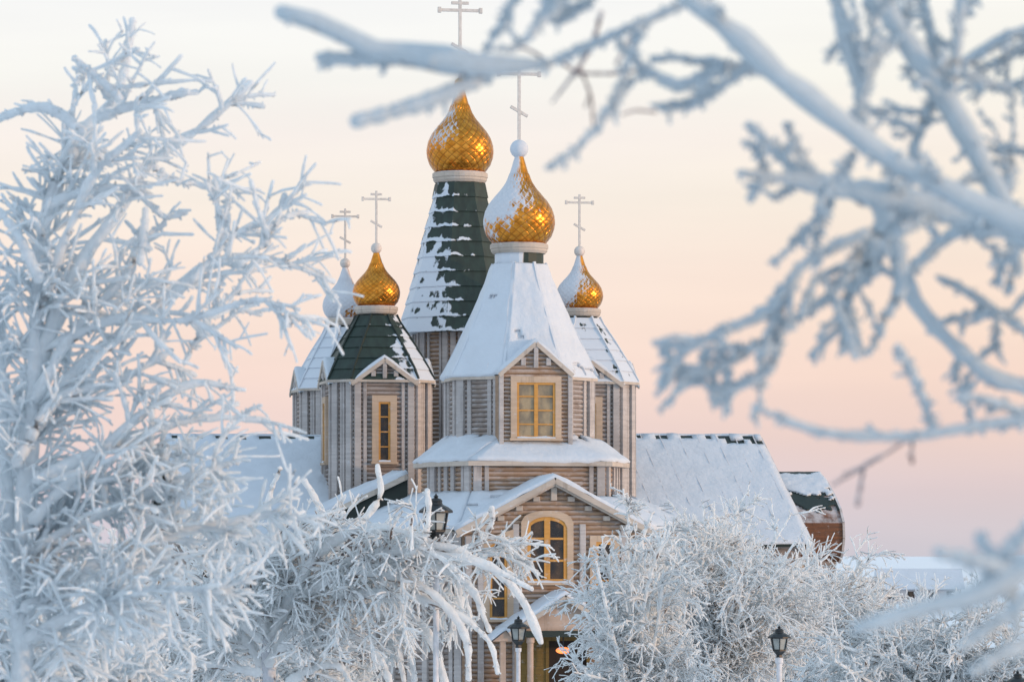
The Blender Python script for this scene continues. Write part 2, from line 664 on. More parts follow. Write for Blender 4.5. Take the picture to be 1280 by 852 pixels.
def drum(cx, cd, z0, z1, r, mat_neck, cornice_r, cornice_z0, parent):
    mb = MB()
    ring = lambda rad, z: [(cx + rad * math.cos(2 * math.pi * (i + .5) / 16), -cd + rad * math.sin(2 * math.pi * (i + .5) / 16), z) for i in range(16)]
    mb.rings([ring(r * 1.02, z0), ring(r, (z0 + cornice_z0) / 2), ring(r * 1.0, cornice_z0)], cap0=True, cap1=True)
    n = mb.build('drum', mat_neck, parent)
    mb = MB()
    h = z1 - cornice_z0
    ring = lambda rad, z: [(cx + rad * math.cos(2 * math.pi * i / 32), -cd + rad * math.sin(2 * math.pi * i / 32), z) for i in range(32)]
    mb.rings([ring(cornice_r * .90, cornice_z0 + .002), ring(cornice_r * .97, cornice_z0 + h * .25), ring(cornice_r * .97, cornice_z0 + h * .45),
              ring(cornice_r, cornice_z0 + h * .5), ring(cornice_r, cornice_z0 + h * .9), ring(cornice_r * .95, z1)], cap0=True, cap1=True)
    mb.build('cornice', M['trim'], n, bevel=0)
    return n


def window(c, e, nrm, w, h, cols, rows, parent, glass, casing=0.16, sash=0.07, arch=0.0, slope=0.0, frame=None, cas_mat=None, name='window'):
    """c: centre of the sill on the wall face. arch: rise of an arched head; slope: head drops to the left by that much"""
    c, e, nrm = Vector(c), Vector(e), Vector(nrm)
    up = Vector((0, 0, 1))

    def head(x):
        if arch:
            return h - arch + arch * math.sqrt(max(0.0, 1 - (x / (w / 2)) ** 2))
        if slope:
            return h - slope * (0.5 - x / w)
        return h
    mb = MB()
    pt = lambda x, z, o: tuple(c + e * x + up * z + nrm * o)
    hw = w / 2
    # casing outline strip
    N = 17
    xs = [-hw + w * i / (N - 1) for i in range(N)]
    inner = [(-hw, 0)] + [(x, head(x)) for x in xs] + [(hw, 0)]
    outer = [(-hw - casing, 0)]
    for x in xs:
        X = x * (1 + 2 * casing / w)
        outer.append((X, head(x) + casing))
    outer.append((hw + casing, 0))
    o = len(mb.v)
    n = len(inner)
    for off in (0.0, 0.17):
        for poly in (outer, inner):
            for x, z in poly:
                mb.v.append(pt(x, z, off))
    for i in range(n - 1):
        mb.face([o + 2 * n + i, o + 2 * n + i + 1, o + 3 * n + i + 1, o + 3 * n + i])          # front
        mb.face([o + i, o + i + 1, o + 2 * n + i + 1, o + 2 * n + i])                            # outer edge
        mb.face([o + n + i, o + n + i + 1, o + 3 * n + i + 1, o + 3 * n + i])                    # inner edge
    # sill
    mb.box(tuple(c + up * -0.06 + nrm * 0.13), (w + 2 * casing + 0.12, 0.26, 0.12), e, nrm, up)
    fr = mb.build(name, cas_mat or M['pale_frame'], parent)
    sl = MB()
    prof_ = []
    for i in range(9):
        x = -hw + w * i / 8
        hh = 0.07 + 0.05 * mnoise.noise(Vector((x * 2.3 + c.x, c.y, c.z)))
        prof_.append([pt(x, 0.0, 0.24), pt(x, hh * .7, 0.21), pt(x, hh * 1.2, 0.14)])
    sl.rings(prof_, closed=False)
    sl.build('sill_snow', M['snow'], fr, smooth=True)
    s = MB()
    cw = w / cols
    for i in range(cols + 1):
        x = -hw + cw * i
        x0 = min(max(x, -hw + sash / 2), hw - sash / 2)
        z1 = head(min(max(x0, -hw + 0.02), hw - 0.02))
        wd = sash * (1.7 if 0 < i < cols else 1.0)
        s.box(tuple(c + e * x0 + up * (z1 / 2) + nrm * 0.09), (wd, 0.085, z1 - 0.004), e, nrm, up)
    zlist = [sash / 2] + [h * (i / rows) for i in range(1, rows)] + ([] if (arch or slope) else [h - sash / 2])
    for k, z in enumerate(zlist):
        wd = sash * (0.6 if 0 < k < rows else 1.0)
        s.box(tuple(c + up * z + nrm * 0.085), (w - 0.01, 0.06, wd), e, nrm, up)
    # head bar
    for i in range(N - 1):
        a, b = pt(xs[i], head(xs[i]) - sash / 2, 0.088), pt(xs[i + 1], head(xs[i + 1]) - sash / 2, 0.088)
        s.beam(a, b, 0.07, sash, up=up)
    s.build('window_sash', frame or M['gold_trim'], fr)
    g = MB()
    poly = [pt(x, z, 0.058) for x, z in inner]
    g.face(list(range(len(poly))))
    g.v.extend(poly)
    g.build('window_pane', glass, fr)
    return fr


def gablet(c, e, nrm, w, rise, depth, parent, fill=True, drop=0.18, snow=True, thick=0.14, fill_mat=None):
    """a little gable over a wall face: boarded front, two roof slopes, rake boards, king post; returns the front board"""
    c, e, nrm = Vector(c), Vector(e), Vector(nrm)
    up = Vector((0, 0, 1))
    hw = w / 2
    mb = MB()
    log_panel(mb, tuple(c), e, nrm, lambda z: ((-hw * (1 - (z - c.z) / rise) - 1e-3), (hw * (1 - (z - c.z) / rise) + 1e-3)), c.z, c.z + rise, course=0.2)
    front = mb.build('gable_front', fill_mat or M['log'], parent)
    apex = c + up * (rise + 0.05)
    r = MB()
    for sgn in (-1, 1):
        foot = c + e * (sgn * (hw + 0.12)) - up * (rise * 0.12 / hw)
        ap = apex + up * 0.02
        poly = [foot + nrm * drop, ap + nrm * drop, ap - nrm * depth, foot - nrm * depth]
        n_ = (poly[1] - poly[0]).cross(poly[3] - poly[0]).normalized()
        if n_.z < 0:
            n_ = -n_
        r.prism(poly, n_ * 0.05)
    r.build('gable_roof', M['green'], front)
    if snow:
        sn = MB()
        foot_l = c + e * (-(hw + 0.15)) - up * (rise * 0.15 / hw)
        foot_r = c + e * (hw + 0.15) - up * (rise * 0.15 / hw)
        for f_ in (foot_l, foot_r):
            pass
        rows = []
        for q in range(5):
            off = drop + 0.03 - (depth + drop) * q / 4
            rows.append([foot_l + nrm * off + up * .06, apex + nrm * off + up * .08, foot_r + nrm * off + up * .06])
        snow_sheet('gable_snow', rows, front, thick=thick, seg=5, seed=c.x)
    b = MB()
    for sgn in (-1, 1):
        a = c + e * (sgn * (hw + 0.1)) - up * (rise * 0.1 / hw) + nrm * (drop + .03) + up * -.03
        b.beam(tuple(a), tuple(apex + nrm * (drop + .03) - up * 0.03), 0.09, 0.2)
    b.build('rake_board', M['trim'], front)
    k = MB()
    k.box(tuple(c + up * (rise * 0.55) + nrm * 0.14), (0.22, 0.16, rise * 0.72), e, nrm, up)
    for sgn in (-1, 1):
        k.box(tuple(c + e * (sgn * hw * 0.36) + up * (rise * 0.40) + nrm * 0.13), (0.24, 0.14, rise * 0.26), e, nrm, up)
    k.build('king_post', M['board'], front, bevel=0.02)
    return front


# ---- middle tower
def mid_tower():
    poly = octagon(0, 0, 2.3, 1.0)
    mb = MB()
    log_rings(mb, poly, 9.0, 19.1)
    t = mb.build('middle_tower', M['log_warm'], church)
    corners(poly, 11, 19.0, t, w=0.30)
    base = 3.2
    po = lambda s: octagon(0, 0, base * s, base * s * 0.414)
    roof = tent('tent_roof', 0, 0, [(1.0, 19.0), (0.765, 21.9), (0.575, 24.5), (0.445, 26.1), (0.405, 27.15)], po, M['shingle_tall'], church, row=0.78)
    drum(0, 0, 26.9, 27.72, 1.27, M['trim'], 1.50, 27.15, roof)
    onion(0, 0, 27.7, 32.55, 1.80, mk_gold('gilded_scales_thin_snow', 0.10), church, 0.30, 4.35, simple('gilt_ball', (0.75, 0.38, 0.06), 0.3, 1.0))


mid_tower()


# ---- front tower
def front_tower():
    cx, cd = FX, FD
    ap = 3.38
    poly = octagon(cx, cd, ap, ap * 0.44)
    mb = MB()
    log_rings(mb, poly, 12.2, 15.95)
    t = mb.build('front_tower', M['log'], church)
    corners(poly, 12.4, 15.9, t, w=0.42)
    base = ap + 0.27
    po = lambda s: octagon(cx, cd, base * s, base * s * 0.414)
    prof = [(1.0, 15.85), (0.845, 17.0), (0.575, 19.2), (0.415, 20.6), (0.335, 21.5)]
    roof = tent('tent_roof', cx, cd, prof, po, M['shingle_bare'], church, row=0.6)
    # eave board
    e = MB()
    e.rings([[(x, y, z) for x, y in po(s)] for s, z in ((1.0, 15.70), (1.012, 15.70), (1.012, 15.86), (0.99, 15.86))], cap0=True)
    e.build('eave_board', M['trim'], roof)

    def holes(p, v, u):
        n1 = mnoise.noise(Vector((p.x * 1.1, p.y * 1.1, p.z * 1.5))) + 0.5 * mnoise.noise(Vector(p) * 3.1)
        right = u * 8            # which face, counted from the front one
        f = u * 8
        if 1.05 < f < 2.3 and v < 0.11 + 0.10 * mnoise.noise(Vector((p.x * 1.6, 2, p.z))):
            return n1 > -0.45
        if 0.1 < f < 1.0 and 0.05 < v < 0.5:
            st = mnoise.noise(Vector((p.x * 1.7 + p.z * 1.1, p.x * .5, 7)))
            return st > 0.42 and n1 > -.1
        if 2.2 < f < 5:
            return n1 > 0.45
        return n1 > 0.78
    rings = []
    for s, z in prof:
        pl = po(s)
        pl = pl + [pl[0]]
        rings.append([(x, y, z + 0.03) for x, y in pl])
    snow_sheet('roof_snow', rings, roof, thick=0.13, seg=14, holes=holes, seed=3.0)
    # standing ribs seen through the snow
    for i in range(8):
        rb = MB()
        for k in range(len(prof) - 1):
            a, b = po(prof[k][0])[i], po(prof[k + 1][0])[i]
            rb.beam((a[0], a[1], prof[k][1] + .12), (b[0], b[1], prof[k + 1][1] + .12), 0.14, 0.16)
        rb.build('hip_rib', M['snow'], roof)
        # standing seams of the metal sheets, half buried in the snow
        for w_ in (0.33, 0.67):
            sm = MB()
            for k in range(len(prof) - 2):
                p0, p1 = po(prof[k][0]), po(prof[k + 1][0])
                j_ = (i + 1) % 8
                a = Vector(p0[i]).lerp(Vector(p0[j_]), w_)
                b = Vector(p1[i]).lerp(Vector(p1[j_]), w_)
                sm.beam((a.x, a.y, prof[k][1] + .135), (b.x, b.y, prof[k + 1][1] + .135), 0.045, 0.11)
            sm.build('roof_seam', M['post'], roof)
    drum(cx, cd, 21.3, 22.6, 1.22, M['shingle_tall_b'], 1.46, 22.1, roof)
    onion(cx, cd, 22.58, 27.35, 1.78, mk_gold('gilded_scales_half_snow', 0.66, 0.45), church, 0.46, 3.95, M['snow'])
    # dormer bay on the front face with its window
    n_, e_ = (0, -1, 0), (1, 0, 0)
    y0 = -(cd + ap + 0.75)
    b = MB()
    log_panel(b, (cx, y0, 0), e_, n_, lambda z: (-1.8, 1.8), 12.0, 16.1, course=0.2)
    for sg in (-1, 1):
        b.box((cx + sg * 1.8, y0 + .4, 14.05), (0.1, 0.8, 4.1))
    bay = b.build('window_bay', M['log_warm'], church)
    for sg in (-1, 1):
        q = MB()
        q.box((cx + sg * 1.72, y0 - .08, 14.0), (0.22, 0.18, 4.0))
        q.build('corner_post', M['board'], bay, bevel=.015)
    gablet((cx, y0, 15.95), e_, n_, 3.5, 1.45, 3.0, bay, fill_mat=M['log_warm'])
    window((cx, y0 - .05, 12.78), e_, n_, 1.92, 2.72, 2, 4, church, M['glass_pale'], casing=0.30, sash=0.11)


front_tower()

# ---- the four corner towers
CT_A = 5.45


def corner_tower(cx, cd, mat_roof, gold, ball_mat, z_lo, win=False, gab=(0,)):
    ap, hf = 2.52, 1.60
    poly = octagon(cx, cd, ap, hf)
    mb = MB()
    log_rings(mb, poly, z_lo, 16.25)
    t = mb.build('corner_tower', M['log'], church)
    corners(poly, z_lo, 16.2, t, w=0.34)
    base = ap + 0.28
    po = lambda s: octagon(cx, cd, base * s, base * s * (0.63 if s > .8 else 0.414 + (s - .3) * .43))
    prof = [(1.0, 16.15), (0.90, 16.75), (0.62, 18.25), (0.42, 19.2), (0.36, 19.6)]
    roof = tent('tent_roof', cx, cd, prof, po, mat_roof, church, row=0.55)
    e = MB()
    e.rings([[(x, y, z) for x, y in po(s)] for s, z in ((1.0, 16.02), (1.015, 16.02), (1.015, 16.16), (0.99, 16.16))], cap0=True)
    e.build('eave_board', M['trim'], roof)
    for i in range(8):
        rb = MB()
        for k in range(len(prof) - 1):
            a, b = po(prof[k][0])[i], po(prof[k + 1][0])[i]
            rb.beam((a[0], a[1], prof[k][1] + .05), (b[0], b[1], prof[k + 1][1] + .05), 0.10, 0.12)
        rb.build('hip_rib', M['snow'] if mat_roof is not M['shingle_bare'] else M['green'], roof)
    drum(cx, cd, 19.5, 20.1, 0.92, M['green'], 1.14, 19.68, roof)
    onion(cx, cd, 20.08, 23.15, 1.24, gold, church, 0.29, 2.75, ball_mat)
    dirs = {0: ((1, 0, 0), (0, -1, 0)), 1: ((0, -1, 0), (-1, 0, 0)), 2: ((0, 1, 0), (1, 0, 0))}
    for g in gab:
        e_, n_ = dirs[g]
        c = Vector((cx, -cd, 0)) + Vector(n_) * (ap + 0.10)
        gablet((c.x, c.y, 16.0), e_, n_, 3.3, 1.15, 1.7, t)
        if win:
            window((c.x, c.y + .06, 11.9), e_, n_, 0.62, 3.1, 1, 4, church, M['glass_dark'], casing=0.34, sash=0.10, cas_mat=M['pale_frame'])
    return t


frost_ball = simple('frosted_ball', (0.66, 0.60, 0.55), 0.5)
corner_tower(-CT_A, CT_A, M['shingle_bare'], mk_gold('gilded_scales_bare', -0.9), frost_ball, 8.6, win=True, gab=(0, 1, 2))
corner_tower(-CT_A, -CT_A, M['shingle_white'], mk_gold('gilded_scales_snowed_over', 1.55, 0.25), frost_ball, 9.0, gab=(1,))
corner_tower(CT_A, CT_A, M['shingle_snowed'], mk_gold('gilded_scales_windward_snow', 0.80), frost_ball, 8.6, win=True, gab=(0, 2))
corner_tower(CT_A, -CT_A, M['shingle_snowed'], mk_gold('gilded_scales_part_snow', 0.5), frost_ball, 9.0, gab=(2,))


# ---- broad second tier under the front tower
def second_tier():
    cx, cd = FX, FD
    poly = [(cx + x, -cd + y) for x, y in ((-3.3, -5), (3.3, -5), (4.75, -2), (4.75, 1), (3.5, 4), (-3.5, 4), (-4.75, 1), (-4.75, -2))]
    mb = MB()
    log_rings(mb, poly, 7.6, 11.6)
    t = mb.build('second_tier', M['log_warm'], church)
    corners(poly, 8.0, 11.5, t, w=0.40, which=(0, 1, 2, 7))
    # extra boards on the canted faces
    for sg in (-1, 1):
        a, b = Vector((cx + sg * 3.3, -cd - 5)), Vector((cx + sg * 4.75, -cd - 2))
        ee = (b - a).normalized()
        nn = Vector((ee.y, -ee.x)) * sg
        mb = MB()
        for q in (0.45, 0.62):
            p = a.lerp(b, q) + nn * 0.06
            mb.box((p.x, p.y, 9.7), (0.28, 0.16, 3.6), (ee.x, ee.y, 0), (nn.x, nn.y, 0))
        mb.build('wall_batten', M['board'], t, bevel=0.015)
    eave = offset_poly(poly, 0.42)
    ap = 3.42
    top = octagon(cx, cd, ap, ap * 0.414)
    mb = MB()
    mb.rings([[(x, y, 11.62) for x, y in eave], [(x, y, 12.9) for x, y in top]], cap0=True)
    sk = mb.build('skirt_roof', M['green'], church)
    mb = MB()
    mb.rings([[(x, y, z) for x, y in offset_poly(eave, o)] for o, z in ((-.05, 11.40), (0.02, 11.40), (0.02, 11.63), (-.03, 11.63))], cap0=True)
    mb.build('eave_board', M['trim'], sk)
    c1 = lambda pl, z: [(x, y, z) for x, y in pl + [pl[0]]]
    snow_sheet('roof_snow', [c1(eave, 11.64), c1(top, 12.92)], sk, thick=0.13, seg=12, seed=8,
               holes=lambda p, v, u: v > 0.72 and mnoise.noise(p * 1.3) > 0.25)


second_tier()


# ---- lower storey, its hipped roof and the big front gable
def lower():
    cx, cd = FX, FD
    poly = [(cx + x, -cd + y) for x, y in ((-4.3, -8.2), (4.3, -8.2), (8.1, -4.0), (8.1, 5), (-8.1, 5), (-8.1, -4.0))]
    mb = MB()
    log_rings(mb, poly, 0.0, 8.2, course=0.26)
    t = mb.build('lower_storey', M['log'], church)
    corners(poly, 0.0, 8.15, t, w=0.42, which=(0, 1, 2, 5))
    for sg in (-1, 1):
        a, b = Vector((cx + sg * 4.3, -cd - 8.2)), Vector((cx + sg * 8.1, -cd - 4.0))
        ee = (b - a).normalized()
        nn = Vector((ee.y, -ee.x)) * sg
        for q in (0.24, 0.40, 0.56, 0.76):
            p = a.lerp(b, q) + nn * 0.09
            mb = MB()
            mb.box((p.x, p.y, 4.1), (0.30, 0.20, 8.1), (ee.x, ee.y, 0), (nn.x, nn.y, 0))
            mb.build('wall_batten', M['board'], t, bevel=0.02)
    eave = offset_poly(poly, 0.45)
    eave = [(x, max(y, -cd - 8.0)) for x, y in eave]
    tier = [(cx + x, -cd + y) for x, y in ((-3.35, -5.05), (3.35, -5.05), (4.8, -2), (4.8, 3), (-4.8, 3), (-4.8, -2))]
    mb = MB()
    mb.rings([[(x, y, 8.3) for x, y in eave], [(x, y, 10.0) for x, y in tier]], cap0=True)
    r = mb.build('hip_roof', M['green'], church)
    mb = MB()
    mb.rings([[(x, y, z) for x, y in offset_poly(eave, o)] for o, z in ((-.05, 8.08), (0.02, 8.08), (0.02, 8.31), (-.03, 8.31))], cap0=True)
    mb.build('eave_board', M['trim'], r)
    c1 = lambda pl, z: [(x, y, z) for x, y in pl + [pl[0]]]
    snow_sheet('roof_snow', [c1(eave, 8.32), c1(tier, 10.02)], r, thick=0.20, seg=14, seed=12,
               holes=lambda p, v, u: (v > 0.8 and p.x > 2 and mnoise.noise(p * 1.1) > -0.3) or mnoise.noise(p * 1.6) > 0.55)
    # big gable
    yg = -(cd + 8.45)
    e_, n_ = (1, 0, 0), (0, -1, 0)
    hw, ze, za = 4.35, 8.35, 10.62
    g = MB()
    log_panel(g, (cx, yg, 0), e_, n_, lambda z: ((-hw if z < ze else -hw * (za - z) / (za - ze) - 1e-3), (hw if z < ze else hw * (za - z) / (za - ze) + 1e-3)), 0.0, za, course=0.235, amp=.065)
    for sg in (-1, 1):
        g.box((cx + sg * hw, yg + .25, 4.15), (0.08, 0.5, 8.3))
    gf = g.build('gable_wall', M['log_warm'], church)
    for u in (-4.15, -3.55, -1.85, 1.42, 3.45, 4.15):
        z1 = min(8.5, 10.62 - abs(u) * 0.53 - 0.45)
        if abs(u) < 2:
            z1 = 8.55
        q = MB()
        q.box((cx + u, yg - .10, z1 / 2), (0.30, 0.2, z1))
        q.build('wall_batten', M['board'], gf, bevel=.02)
    for sg in (-1, 1):
        for k in (0.20, 0.48, 0.78, 1.05):
            uu = sg * (0.25 + 3.0 * k)
            zz = 10.62 - abs(uu) * .53 - 0.42
            q = MB()
            q.box((cx + uu, yg - .12, zz), (0.34, 0.24, 0.24))
            q.build('purlin_end', M['trim'], gf, bevel=.03)
    q = MB()
    q.box((cx, yg - .12, 10.0), (0.3, 0.26, 0.66))
    q.build('king_post', M['trim'], gf, bevel=.03)
    # gable roof
    rf = MB()
    Yf, Yb = yg - 0.5, -(cd + 4.9)
    HW = hw + 0.45
    zf = za + 0.08 - HW * (za - ze) / hw
    for sg in (-1, 1):
        pl = [Vector((cx + sg * HW, Yf, zf)), Vector((cx, Yf, za + .08)), Vector((cx, Yb, za + .08)), Vector((cx + sg * HW, Yb, zf))]
        nn = (pl[1] - pl[0]).cross(pl[3] - pl[0]).normalized()
        rf.prism(pl, nn * (0.08 if nn.z > 0 else -0.08))
    ro = rf.build('gable_roof', M['green'], church)
    rows = []
    for q_ in range(6):
        y = Yf - .04 + (Yb - Yf) * q_ / 5
        rows.append([(cx - HW - .04, y, zf + .07), (cx, y, za + .17), (cx + HW + .04, y, zf + .07)])
    snow_sheet('gable_snow', rows, ro, thick=0.16, seg=9, seed=5)
    b = MB()
    for sg in (-1, 1):
        b.beam((cx + sg * HW, Yf - .05, zf - .08), (cx - sg * 0.0, Yf - .05, za + .0), 0.10, 0.26)
        b.beam((cx + sg * HW, Yf + .05, zf - .26), (cx - sg * 0.0, Yf + .05, za - .18), 0.08, 0.14)
    b.build('rake_board', M['trim'], ro)
    # windows of the gable wall
    window((cx - 0.32, yg - .04, 5.75), e_, n_, 1.95, 3.15, 2, 3, church, M['glass_dark'], casing=0.30, sash=0.17, arch=0.55)
    window((cx - 2.70, yg - .04, 4.0), e_, n_, 0.86, 4.0, 1, 4, church, M['glass_dark'], casing=0.30, sash=0.13, slope=0.5, cas_mat=M['pale_frame'])
    window((cx + 2.50, yg - .04, 4.0), e_, n_, 0.86, 3.7, 1, 4, church, M['glass_dark'], casing=0.30, sash=0.13, cas_mat=M['pale_frame'])


lower()


# ---- porch
def porch():
    cx, cd = FX - 0.05, FD + 11.3
    yb, yf = -(FD + 8.55), -cd
    hw, ze, za = 2.35, 3.55, 5.05
    mb = MB()
    mb.prism([(cx - hw, yf, ze - .05), (cx + hw, yf, ze - .05), (cx, yf, za)], (0, 0.15, 0))
    ped = mb.build('porch_pediment', M['pediment'], church)
    mb = MB()
    mb.box((cx, yf - .02, ze - .2), (2 * hw, 0.3, 0.3))
    mb.build('frieze', M['green'], ped)
    mb = MB()
    HW = hw + .35
    zf = za + .1 - HW * (za - ze) / hw
    for sg in (-1, 1):
        pl = [Vector((cx + sg * HW, yf - .35, zf)), Vector((cx, yf - .35, za + .1)), Vector((cx, yb, za + .1)), Vector((cx + sg * HW, yb, zf))]
        nn = (pl[1] - pl[0]).cross(pl[3] - pl[0]).normalized()
        mb.prism(pl, nn * (0.07 if nn.z > 0 else -0.07))
    ro = mb.build('porch_roof', M['green'], church)
    rows = []
    for q_ in range(5):
        y = yf - .38 + (yb - yf + .38) * q_ / 4
        rows.append([(cx - HW - .04, y, zf + .06), (cx, y, za + .18), (cx + HW + .04, y, zf + .06)])
    snow_sheet('roof_snow', rows, ro, thick=0.17, seg=9, seed=15)
    b = MB()
    for sg in (-1, 1):
        b.beam((cx + sg * HW, yf - .40, zf - .09), (cx, yf - .40, za), 0.08, 0.22)
    b.build('rake_board', M['trim'], ro)
    for sg in (-1, 1):
        for off in (0.0, 0.62):
            mb = MB()
            ring = lambda rr, z: [(cx + sg * (hw - .12 - off) + rr * math.cos(2 * math.pi * i / 16), yf + .1 + rr * math.sin(2 * math.pi * i / 16), z) for i in range(16)]
            mb.rings([ring(.2, 0), ring(.2, .3), ring(.15, .34), ring(.15, 2.9), ring(.2, 2.95), ring(.2, 3.18)], cap0=True, cap1=True)
            mb.build('porch_post', M['pediment'], ped)
        s = MB()                      # small side roofs left and right of the pediment
        s.prism([(cx + sg * (hw - .15), yf + .1, 3.0), (cx + sg * (hw + 1.05), yf + .1, 3.0), (cx + sg * (hw + .45), yf + .1, 3.5)], (0, 1.6, 0))
        so = s.build('side_roof', M['pediment'], ped)
        x0, x1, x2 = cx + sg * (hw - .2), cx + sg * (hw + .45), cx + sg * (hw + 1.15)
        rows = [[(min(x0, x2), yy, 3.02), (x1, yy, 3.56), (max(x0, x2), yy, 3.02)] for yy in (yf - .02, yf + .8, yf + 1.65)]
        snow_sheet('roof_snow', rows, so, thick=.14, seg=6, seed=sg)
        p = MB()
        p.box((cx + sg * (hw + .55), yf + .3, 1.5), (0.26, 0.26, 2.98))
        p.build('porch_post', M['pediment'], ped)
    d = MB()
    d.box((cx - 1.0, yb - .35, 1.6), (1.25, 0.1, 3.2))
    for z in (0.9, 2.2):
        d.box((cx - 1.0, yb - .41, z), (0.8, 0.04, 0.9))
    d.build('entrance_door', M['door'], church, bevel=.01)
    d = MB()
    d.box((cx + .62, yb - .24, 1.6), (1.95, 0.12, 3.2))  # flat slab; the opening's shade is put into its colour, no room behind
    d.build('doorway_shade_panel', M['shade_in'], church)
    d = MB()
    d.box((cx - .34, yb - .38, 1.6), (0.16, 0.14, 3.2))
    d.box((cx + 1.66, yb - .38, 1.6), (0.16, 0.14, 3.2))
    d.box((cx, yb - .38, 3.1), (3.4, 0.15, 0.26))
    d.build('door_frame', M['door'], church)
    L = MB()
    rr = []
    for k in range(1, 10):
        a = math.pi * k / 10
        rr.append([(cx + .12 + .36 * math.sin(a) * math.cos(2 * math.pi * i / 16), yf + .8 + .30 * math.sin(a) * math.sin(2 * math.pi * i / 16), 2.55 - .16 * math.cos(a)) for i in range(16)])
    L.rings(rr, cap0=True, cap1=True)
    lo = L.build('entrance_lamp', M['bulb'], church, smooth=True)
    L = MB()
    L.box((cx + .12, yf + .8, 2.95), (0.05, 0.05, 0.6))
    L.build('lamp_rod', M['black'], lo)


porch()


# ---- two side wings, the barrel-roofed end and the leaning roof by the corner tower
def wing(sg, u1, zr):
    u0 = 2.0
    d1, ze = 11.0, zr - 5.95
    wz = ze + 0.35
    mb = MB()
    poly = [(sg * u0, -d1 + .5), (sg * (u1 - .5), -d1 + .5), (sg * (u1 - .5), d1 - .5), (sg * u0, d1 - .5)]
    if sg < 0:
        poly = poly[::-1]
    log_rings(mb, poly, 0, wz - .2, course=.3)
    t = mb.build('side_wing', M['log'], church)
    # end gable
    g = MB()
    e_, n_ = (0, sg, 0), (sg, 0, 0)
    hw = d1 - .5
    log_panel(g, (sg * (u1 - .42), 0, 0), e_, n_, lambda z: (-hw * (zr - z) / (zr - wz + .2) - 1e-3, hw * (zr - z) / (zr - wz + .2) + 1e-3), wz - .2, zr - .05, course=.3)
    g.build('gable_wall', M['log'], t)
    for d in (-6, -2, 2, 6):
        window((sg * (u1 - .44), d, 3.2), e_, n_, 1.0, 2.6, 2, 3, church, M['glass_dark'], casing=.2)
    for k in range(4):
        uu = sg * (u0 + 4.2 + k * (u1 - u0 - 5.4) / 3)
        window((uu, -d1 + .44, 3.6), (1, 0, 0), (0, -1, 0), 1.1, 2.7, 2, 3, church, M['glass_dark'], casing=.24)
    mb = MB()
    for s in (-1, 1):
        pl = [Vector((sg * u0, s * d1, ze)), Vector((sg * u1, s * d1, ze)), Vector((sg * u1, 0, zr)), Vector((sg * u0, 0, zr))]
        nn = (pl[1] - pl[0]).cross(pl[3] - pl[0]).normalized()
        mb.prism(pl, nn * (0.12 if nn.z > 0 else -.12))
    r = mb.build('wing_roof', M['green'], church)
    b = MB()
    for s in (-1, 1):
        b.beam((sg * (u1 + .05), s * d1, ze - .06), (sg * (u1 + .05), 0, zr - .06), .12, .34)
    b.build('rake_board', M['board'], r)
    for s in (1, -1):
        a, b_ = (u0, u1) if sg > 0 else (-u1, -u0)

        def holes(p, v, u, s=s):
            if s < 0:
                return False
            n1 = mnoise.noise(Vector((p.x * 1.1, 3, p.z)))
            if v > 0.95:
                return math.sin(p.x * 5.2) + n1 > 0.15
            if sg > 0 and v > 0.90 and u > 0.84:
                return n1 > -0.25
            return False
        lo = [(a, -s * d1, ze + .13), (b_, -s * d1, ze + .13)]
        hi = [(a, 0, zr + .13), (b_, 0, zr + .13)]
        snow_sheet('roof_snow', [lo, hi], r, thick=.14, seg=42 if s > 0 else 8, seed=sg * 3, holes=holes)
    # seams of the metal sheets showing through thin snow
    if sg > 0:
        sm = MB()
        k = u0 + .6
        while k < u1:
            sm.beam((sg * k, -d1 + .05, ze + .29), (sg * k, -.15, zr + .19), .05, .05)
            k += 1.05
        sm.build('roof_seam', M['post'], r)


wing(1, 16.7, 13.45)
wing(-1, 16.0, 13.3)

mb = MB()
prof = [(0.0, 11.6), (1.6, 11.05), (3.2, 10.25), (4.4, 9.5), (5.0, 8.8), (5.1, 8.0), (4.8, 7.2), (4.2, 6.7)]
full = [(-d, z) for d, z in prof[::-1]][:-1] + [(d, z) for d, z in prof]
u0, u1 = 16.2, 20.0
rings = [[(u, -d, z) for d, z in full] for u in (u0, u1)]
mb.rings(rings, closed=False)
mb.face(list(range(len(full), 2 * len(full))))
bo = mb.build('barrel_roof', M['copper'], church)
hp = [p for p in prof][::-1]
rows = [[(16.2, -d, z + .02), (20.02, -d, z + .02)] for d, z in hp[3:]]
snow_sheet('green_sheet', rows, bo, thick=.04, seg=26, mat=M['green'], holes=lambda p, v, u: v < .10 + .35 * (mnoise.noise(p * .8) + .6 * mnoise.noise(p * 2.3) + .5))
rows = [[(16.2, -d, z + .06), (20.05, -d, z + .06)] for d, z in hp[4:]]
snow_sheet('roof_snow', rows, bo, thick=.10, seg=26,
           holes=lambda p, v, u: v < .06 + .5 * (mnoise.noise(p * .7 + Vector((3, 0, 0))) + .6 * mnoise.noise(p * 2.6) + .4) or v > .96 - .12 * (mnoise.noise(p * 1.6) + .7))
mb = MB()
log_rings(mb, [(16.2, -4.3), (19.8, -4.3), (19.8, 4.3), (16.2, 4.3)], 0, 6.75, course=.3)
mb.build('apse_wall', M['log'], bo)
mb = MB()
for k in range(len(prof) - 1):
    (d0, z0), (d1_, z1_) = prof[k], prof[k + 1]
    mb.beam((20.05, -d0, z0), (20.05, -d1_, z1_), .12, .18)
mb.build('edge_board', M['board'], bo)

